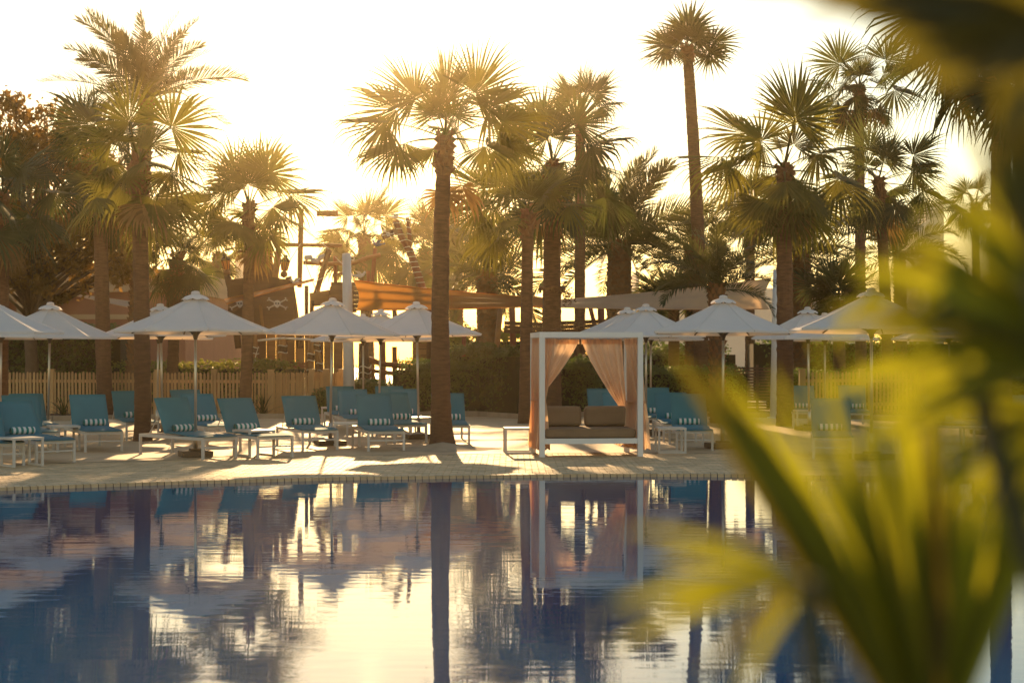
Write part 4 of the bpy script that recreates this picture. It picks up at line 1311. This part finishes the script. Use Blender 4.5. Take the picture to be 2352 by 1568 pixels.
# masts, yards and posts
log([(632, 640, .5), (640, 660, .5), (640, 573, .5)][::2], 15, 'log', 'post', SD + 1)
log([(688, 660), (692, 480)], 12, 'log', 'mast', SD + 1.5)
log([(728, 490), (776, 490)], 14, 'log', 'yard', SD + 1.5)
log([(640, 562), (786, 564)], 9, 'log', 'yard', SD + 1.2)
log([(722, 690), (728, 668), (756, 572)], 13, 'log', 'leaning_post', SD + .6)
log([(697, 603), (760, 606), (815, 603), (845, 592), (874, 585)], 10, 'log', 'yard', SD + 1)
log([(764, 634), (800, 622)], 6, 'log', 'branch', SD + .9)
log([(771, 690), (770, 588)], 9, 'logred', 'post', SD + 1.2)
log([(850, 690), (862, 570)], 9, 'logred', 'post', SD + 1.2)
log([(845, 700), (846, 622)], 8, 'logred', 'post', SD + 1.4)
log([(765, 670), (764, 648)], 9, 'logred', 'post', SD + .4)
log([(704, 760), (704, 656)], 9, 'plank', 'post', SD - .2)
log([(715, 740), (717, 690)], 10, 'plank', 'post', SD - .2)
for i, y in enumerate((672, 678.5, 685, 691.5, 698)):
    sp('hull_plank', MB().beam(at(712, y + 4, SD), at(772, y - 6 + i * .8, SD + .4), .05, .085), 'plank2')
for i in range(7):      # rounded dark bow panel left of the sail
    y0 = 648 + i * 10; w_ = 24 + 12 * math.sin((i + 1) / 8 * math.pi)
    sp('bow_plank', px_box(MB(), 790 - w_, 790 + w_, y0, y0 + 9.5, SD - .1 - .004 * (i % 2), .12), 'plank')
sp('bow_backing', px_box(MB(), 768, 812, 652, 716, SD + .05, .08), 'plank')
sp('hull_backing', MB().beam(at(712, 688, SD + .3), at(772, 684, SD + .5), .04, .40), 'plank2')
# furled white sail on the yard and rope rigging
fu = MB(); P = []
for i in range(22):
    t = i / 21; P.append(at(700 + 48 * t, 596 - 5 * math.sin(t * 9) - 2 * t, SD + .8))
fu.tube(P, [.05 + .05 * abs(math.sin(i * .9)) for i in range(22)], 8); sp('furled_sail', fu, 'bone', smooth=True)
rp = MB()
for a, b in (((722, 648), (760, 628)), ((735, 690), (700, 600)), ((770, 590), (830, 650)), ((690, 560), (640, 640)), ((692, 520), (756, 572))):
    rp.tube([at(*a, SD + .5), at(*b, SD + .5)], .012, 5)
sp('rigging', rp, 'rope')
# lower deck: banded posts, cabin boards, crossbars
def banded(pts, w, bands, D=SD - .6):
    o = log(pts, w, 'log', 'banded_post', D)
    a = Vector(pts[0]); b = Vector(pts[-1])
    for t0, t1 in bands:
        q = [(pts[0][0] + (pts[-1][0] - pts[0][0]) * t, pts[0][1] + (pts[-1][1] - pts[0][1]) * t) for t in (t0, t1)]
        log(q, w * 1.14, 'plank', 'dark_band', D)
        for e in q:
            P = at(e[0], e[1], D); m = MB(); rr = w * .6 / ppm(D)
            m.tube([P + Vector((rr * math.cos(k * .5236), rr * math.sin(k * .5236), .02 * math.sin(k))) for k in range(13)], .018, 5, False); sp('rope_ring', m, 'rope')
banded([(585, 880), (583, 755)], 17, ((.28, .42), (.55, .66)))
banded([(650, 890), (649, 760)], 17, ((.22, .34), (.62, .74)))
banded([(712, 890), (716, 765)], 14, ((.2, .32), (.5, .62)))
banded([(742, 885), (724, 772)], 12, ((.3, .45), (.7, .82)))
for i in range(5):
    sp('deck_board', px_box(MB(), 655, 712, 832 + i * 7, 838.2 + i * 7, SD - .4 - .004 * (i % 2), .08), 'logred')
for i in range(9):
    x = 590 + i * 22
    sp('cabin_board', px_box(MB(), x, x + 21, 762 + 4 * math.sin(i * 2), 905, SD + .9 + .02 * (i % 2), .07), 'plank2' if i % 3 else 'plank')
for (a, b) in (((577, 850), (650, 842)), ((592, 782), (655, 776)), ((655, 777), (720, 780)), ((560, 800), (600, 880))):
    log([a, b], 5, 'bone' if a[1] < 800 else 'log', 'crossbar', SD - .7)
ln = MB().tube([at(575, 862, SD - 1), at(592, 800, SD - 1)], .015, 5); sp('rope_line', ln, 'rope')
# dark barrel with ropes, balustrade and slide box to the right
sp('rope_barrel', MB().tube([at(835, 905, SD - 1.5), at(835, 788, SD - 1.5)], [.19, .15], 14), 'plank', smooth=True)
rb = MB()
for y in (838, 852, 866):
    P = at(835, y, SD - 1.5); rb.tube([P + Vector((.24 * math.cos(k * .45), .24 * math.sin(k * .45), -.09 * abs(math.sin(k * .9)))) for k in range(15)], .016, 5, False)
sp('rope_swag', rb, 'rope')
log([(880, 905), (880, 782)], 12, 'logred', 'post', SD - 1)
log([(907, 900), (906, 800), (906, 796)], 12, 'logred', 'post', SD - 1)
log([(846, 824), (876, 836), (905, 838), (980, 848)], 13, 'logred', 'handrail', SD - 1.1)
log([(846, 850), (980, 868)], 10, 'logred', 'handrail', SD - 1.1)
for i in range(5):
    log([(858 + i * 26, 880), (856 + i * 26, 826 + i * 4)], 7, 'log', 'baluster', SD - 1.0)
for i in range(6):
    sp('slide_board', px_box(MB(), 947, 996, 774 + i * 14, 787 + i * 14, SD - .6 - .006 * (i % 2), .1), 'plank2')
log([(985, 900), (986, 770)], 12, 'plank', 'post', SD - .8)
log([(1062, 860), (1066, 772)], 9, 'logred', 'post', SD - 1)
log([(868, 720), (872, 770)], 12, 'plank', 'post', SD); log([(905, 700), (910, 768)], 11, 'plank', 'post', SD)
tag(ship, 'brown timber pirate ship playground with skull emblems behind the fence', 'playground')

# forked rope-bound mast with skull flag
fm = empty('forked_mast', at(985, HORIZ, SD + .5)); F0 = Vector((at(985, HORIZ, SD + .5).x, SD + .5, 0)); fm.location = F0
def fp(name, m, mat, smooth=False):
    o = m.build(name, M[mat], fm, smooth); o.matrix_parent_inverse = Matrix.Translation(-F0); return o
MD = SD + .5
def limb(pts, w0, w1, name='trunk'):
    P = [at(x, y, MD) for x, y in pts]; n = len(P)
    fp(name, MB().tube(P, [(w0 + (w1 - w0) * i / (n - 1)) / 2 / ppm(MD) for i in range(n)], 10), 'logred', True)
    for i in range(n - 1):
        k = max(2, int((P[i + 1] - P[i]).length / .17))
        for q in range(k):
            c = P[i].lerp(P[i + 1], (q + .5) / k); d = (P[i + 1] - P[i]).normalized(); s = d.cross(Vector((0, 1, 0))).normalized(); r_ = (w0 + (w1 - w0) * (i + .5) / (n - 1)) / 2 / ppm(MD) + .006
            m = MB(); m.tube([c + s * r_ * math.cos(a * .5236) + Vector((0, 1, 0)) * r_ * math.sin(a * .5236) + d * .03 * math.cos(a * .5236) for a in range(13)], .013, 5, False); fp('rope_ring', m, 'rope')
limb([(1010, 905), (990, 740), (968, 655), (940, 572)], 19, 17)
limb([(940, 575), (922, 545), (908, 506)], 15, 13, 'branch'); limb([(940, 575), (941, 545), (936, 500)], 11, 8, 'branch')
fc = []
a, b, c, d = at(874, 536, MD - .1), at(914, 522, MD - .1), at(916, 536, MD - .1), at(880, 551, MD - .1)
m = MB()
for j in range(5):
    for i in range(13):
        u = i / 12; v = j / 4; p = a.lerp(b, u).lerp(d.lerp(c, u), v); p.y += .05 * math.sin(u * 7); m.v.append(tuple(p))
for j in range(4):
    for i in range(12): q = j * 13 + i; m.f.append((q, q + 1, q + 14, q + 13))
fo = fp('flag', m, 'plank', True)
skull(at(892, 538, MD - .2) - F0, 4.3 / ppm(MD), fm, R(18))
tag(fm, 'leaning forked mast bound with white rope rings and a skull flag', 'mast')

def bird(px, py, D, s, label, mats, name='gull_figure', flip=1):
    """small perched bird figure: body, head, wings, tail"""
    c = at(px, py, D); r = empty(name, c)
    MB().tube([(-1.2 * s * flip, 0, .15 * s), (-.6 * s * flip, 0, .05 * s), (0, 0, 0), (.5 * s * flip, 0, .25 * s), (.75 * s * flip, 0, .55 * s)], [.08 * s, .32 * s, .42 * s, .3 * s, .16 * s], 10).build('body', M[mats[0]], r, True)
    MB().lathe([(.05 * s, -.25 * s), (.24 * s, -.1 * s), (.25 * s, .05 * s), (.05 * s, .24 * s)], 10, (.8 * s * flip, 0, .72 * s)).build('head', M[mats[0]], r, True)
    MB().tube([(.98 * s * flip, 0, .72 * s), (1.25 * s * flip, 0, .62 * s)], [.08 * s, .02 * s], 6).build('beak', M['amber'], r)
    for e in (-1, 1):
        MB().add([(.3 * s * flip, e * .25 * s, .25 * s), (-.3 * s * flip, e * .35 * s, .3 * s), (-1.0 * s * flip, e * .9 * s, .95 * s), (-.1 * s * flip, e * .8 * s, .9 * s), (.05 * s * flip, e * .3 * s, .12 * s)], [(0, 1, 2, 3), (0, 4, 1), (1, 4, 2), (2, 4, 3), (3, 4, 0)]).build('wing', M[mats[1]], r)
    MB().tube([(-1.1 * s * flip, 0, .15 * s), (-1.7 * s * flip, 0, .25 * s)], [.12 * s, .2 * s], 6).build('tail', M[mats[1]], r)
    return tag(r, label, 'bird figure')
bird(828, 634, SD - .6, .17, 'white gull figure on the bow left of the sail', ('bone', 'bone'))
bird(678, 650, SD - .3, .17, 'white gull figure beside the stern lantern', ('bone', 'bone'), flip=-1)
bird(866, 562, SD + 1.2, .16, 'blue parrot figure on the post under the skull flag', ('blue', 'blue'), name='parrot_figure', flip=-1)
bird(908, 499, MD, .12, 'small white gull figure on top of the forked mast', ('bone', 'bone'))

# ------------------------------------------------------------------ timber gate with sign board
GD = 49.0
gt = empty('timber_gate', (at(1280, HORIZ, GD).x, GD, 0)); G0 = Vector(gt.location)
def gp(name, m, mat, smooth=False):
    o = m.build(name, M[mat], gt, smooth); o.matrix_parent_inverse = Matrix.Translation(-G0); return o
def glog(pts, w, mat, name):
    P = [at(x, y, GD + (d if d else 0)) for x, y, d in pts]; gp(name, MB().tube(P, w / 2 / ppm(GD), 10), mat, True)
glog([(1128, 915, .3), (1150, 708, .3)], 13, 'log', 'leaning_post'); glog([(1182, 930, .2), (1176, 700, .2)], 14, 'logred', 'post')
glog([(1386, 930, .2), (1380, 700, .2)], 16, 'logred', 'post'); glog([(1405, 910, .3), (1352, 690, .3)], 10, 'logred', 'leaning_post')
brd = [(1158, 737), (1230, 741), (1300, 737), (1395, 733)]
for i in range(3):
    poly = []
    up = [(x, y + i * 9.3) for x, y in brd]; lo = [(x, y + i * 9.3 + 8.8) for x, y in reversed(brd)]
    pp = [at(x, y, GD) for x, y in up + lo]
    gp('sign_board', MB().prism([(p.x, p.z) for p in pp], GD - .06 - .003 * (i % 2), GD), 'plank')
tx = bpy.data.curves.new('sign_letters', 'FONT'); tx.body = 'PIRATES'; tx.size = .34; tx.extrude = .008; tx.align_x = 'CENTER'; tx.space_character = 1.12
to = bpy.data.objects.new('sign_letters', tx); COL.objects.link(to)
bpy.context.view_layer.update()
dg = bpy.context.evaluated_depsgraph_get()
tme = bpy.data.meshes.new_from_object(to.evaluated_get(dg)); tme.materials.clear(); tme.materials.append(M['letters'])
bpy.data.objects.remove(to); bpy.data.curves.remove(tx)
p = at(1303, 757, GD)
lo_ = link('sign_letters', tme, gt, (p.x - G0.x, -.075, p.z), (R(90), 0, 0))
tag(gt, 'dark timber gateway with a sign board behind the cabana', 'gate')
# rope and lamp wreath round the thick palm trunk
wd = YD(957) - .38
c = at(1268, 662, YD(957)); wr = empty('rope_wreath', c)
m = MB(); m.tube([(.33 * math.cos(k * .3142), .33 * math.sin(k * .3142), .03 * math.sin(k * 1.3)) for k in range(21)], .04, 6, False); m.build('rope_ring', M['boot'], wr, True)
m = MB(); rng = random.Random(9)
for i in range(420):
    a = rng.uniform(0, 6.28); o = Vector((math.cos(a), math.sin(a), 0)) * rng.uniform(.32, .40) + Vector((0, 0, -rng.uniform(.02, .13)))
    if i > 190: o = Vector((.42, -.12, -.22)) + Vector((rng.gauss(0, .11), rng.gauss(0, .09), rng.gauss(0, .12)))
    leaf_quads(m, o, Vector((rng.uniform(-1, 1), rng.uniform(-1, 1), rng.uniform(-1, 1))), .07, rng)
tag(m.build('dried_strands', M['boot'], wr), kind='stuff')
tag(wr, 'rope ring with a dried tuft hung round the thick palm trunk', 'wreath')

# ------------------------------------------------------------------ near palm plant beside the camera (out of focus)
def near_plant(label, foot, leaves, name='near_palm'):
    """leaves: (hub px, hub dist, stem mat, [(tip px x, y, dist, width m, mat), ...])"""
    r = empty(name, foot); F = Vector(foot)
    for (hub, hd, sm, segs) in leaves:
        H = at(hub[0], hub[1], hd) - F
        mid = Vector((H.x * .35, H.y * .35, H.z * .6))
        MB().tube([(0, 0, 0), tuple(mid), tuple(H)], [.014, .011, .008], 8).build('stem', M[sm], r, True)
        lf = None
        for (tx_, ty, td, w_, mt_) in segs:
            T = at(tx_, ty, td) - F; d = T - H; L = d.length
            side = d.cross(Vector((0, 1, .15))).normalized(); nrm = side.cross(d).normalized()
            m = MB(); P = []; Wd = []; S = []
            for i in range(9):
                t = i / 8
                P.append(H + d * t + Vector((0, 0, .10 * L * (math.sin(t * math.pi) * .6)))); Wd.append(w_ * (min(1, .25 + 2.2 * t) * (1 - max(0, (t - .55) / .45) ** 1.6 * .9))); S.append(side)
            strip(m, P, Wd, S, nrm, .18)
            m.build('leaf_segment', M[mt_], r)
    return tag(r, label, 'plant')
def fan_segs(hub, a0, a1, n, l0, l1, w_, d0, d1, seed, dark=.25):
    """tips of a fan leaf round a hub pixel, angles in degrees anticlockwise from right"""
    rng = random.Random(seed); out = []
    for i in range(n):
        t = i / (n - 1); a = R(a0 + (a1 - a0) * t + rng.uniform(-2.5, 2.5)); L = (l0 + (l1 - l0) * t) * rng.uniform(.82, 1.1)
        out.append((hub[0] + math.cos(a) * L, hub[1] - math.sin(a) * L, rng.uniform(d0, d1), w_ * rng.uniform(.7, 1.25), 'fg_unlit' if rng.random() < dark else 'fg'))
    return out
near_plant('blurred yellow-green fan leaf with a dark slanting edge in the foreground', (.52, 1.25, -.03), [
  ((2150, 1790), 1.2, 'fg_stem', [(1535, 800, 1.20, .034, 'fg_unlit'), (1585, 850, 1.26, .030, 'fg_unlit'), (1640, 880, 1.24, .024, 'fg_unlit'), (1690, 950, 1.3, .018, 'fg'), (1620, 900, 1.15, .014, 'fg'), (2175, 1080, 1.15, .016, 'fg_unlit')]
     + fan_segs((2150, 1790), 121, 68, 27, 1010, 940, .0105, 1.1, 1.3, 4, .1)),
  ((2120, 1800), 1.35, 'fg_stem', fan_segs((2120, 1800), 117, 80, 12, 960, 1080, .011, 1.3, 1.45, 14, .1)),
  ], )
near_plant('blurred bright leaf cluster filling the right side of the view', (.62, 1.05, -.03), [
  ((2480, 830), 1.05, 'fg_stem', fan_segs((2480, 830), 202, 100, 36, 610, 450, .0115, 1.0, 1.16, 5, .08)),
  ((2470, 950), 1.1, 'fg_stem', fan_segs((2470, 950), 172, 255, 16, 430, 430, .009, 1.05, 1.15, 7, .1)),
  ((2150, 575), 1.1, 'fg_stem', [(2040, 770, 1.1, .014, 'fg_unlit'), (1970, 700, 1.12, .012, 'fg_unlit'), (1900, 800, 1.12, .012, 'fg'), (2110, 900, 1.12, .012, 'fg')]),
  ((2380, 640), 1.0, 'fg_stem', [(2285, 180, 1.0, .020, 'fg_unlit'), (2340, 170, 1.0, .022, 'fg_unlit'), (2180, 215, 1.05, .009, 'fg_unlit'), (2230, 330, 1.05, .008, 'fg_unlit'), (2400, 250, 1.0, .036, 'fg')]),
  ])
near_plant('blurred dark frond hanging across the upper right corner', (.72, .95, -.03), [
  ((2440, 70), .98, 'fg_stem', [(1690, -22, 1.0, .016, 'fg_unlit'), (1840, 20, 1.0, .022, 'fg_unlit'), (1960, 40, 1.0, .03, 'fg_unlit'), (2010, 105, 1.0, .032, 'fg_unlit'), (2060, 160, .98, .03, 'fg_unlit'),
     (2130, 200, .98, .03, 'fg_unlit'), (2050, -20, 1.0, .05, 'fg_unlit'), (2220, 190, .98, .028, 'fg_unlit'), (2300, 330, .98, .03, 'fg_unlit')]),
  ])
near_plant('blurred thin leaf tips reaching left over the water in the foreground', (.28, .92, -.03), [
  ((1850, 1330), .92, 'fg_stem', [(1395, 1395, .93, .010, 'fg'), (1400, 1490, .94, .010, 'fg'), (1500, 1280, .92, .009, 'fg'), (1540, 1390, .92, .011, 'fg'), (1600, 1560, .94, .008, 'fg_unlit'), (1430, 1215, .95, .007, 'fg'), (1690, 1600, .93, .008, 'fg')]),
  ])

# ------------------------------------------------------------------ haze: warm dusty air round the whole place
hz = MB().box((0, 130, 6.4), (640, 345, 17.8)).build('haze', None)
hm = bpy.data.materials.new('haze'); hm.use_nodes = True
nt = hm.node_tree; nt.nodes.remove(nt.nodes['Principled BSDF'])
pv = nt.nodes.new('ShaderNodeVolumePrincipled')
pv.inputs['Color'].default_value = (1.0, .80, .50, 1)
pv.inputs['Density'].default_value = .00029
pv.inputs['Anisotropy'].default_value = .905
nt.links.new(pv.outputs[0], nt.nodes['Material Output'].inputs['Volume'])
hz.data.materials.append(hm)
tag(hz, 'warm dusty haze in the low evening light', 'haze', kind='stuff')
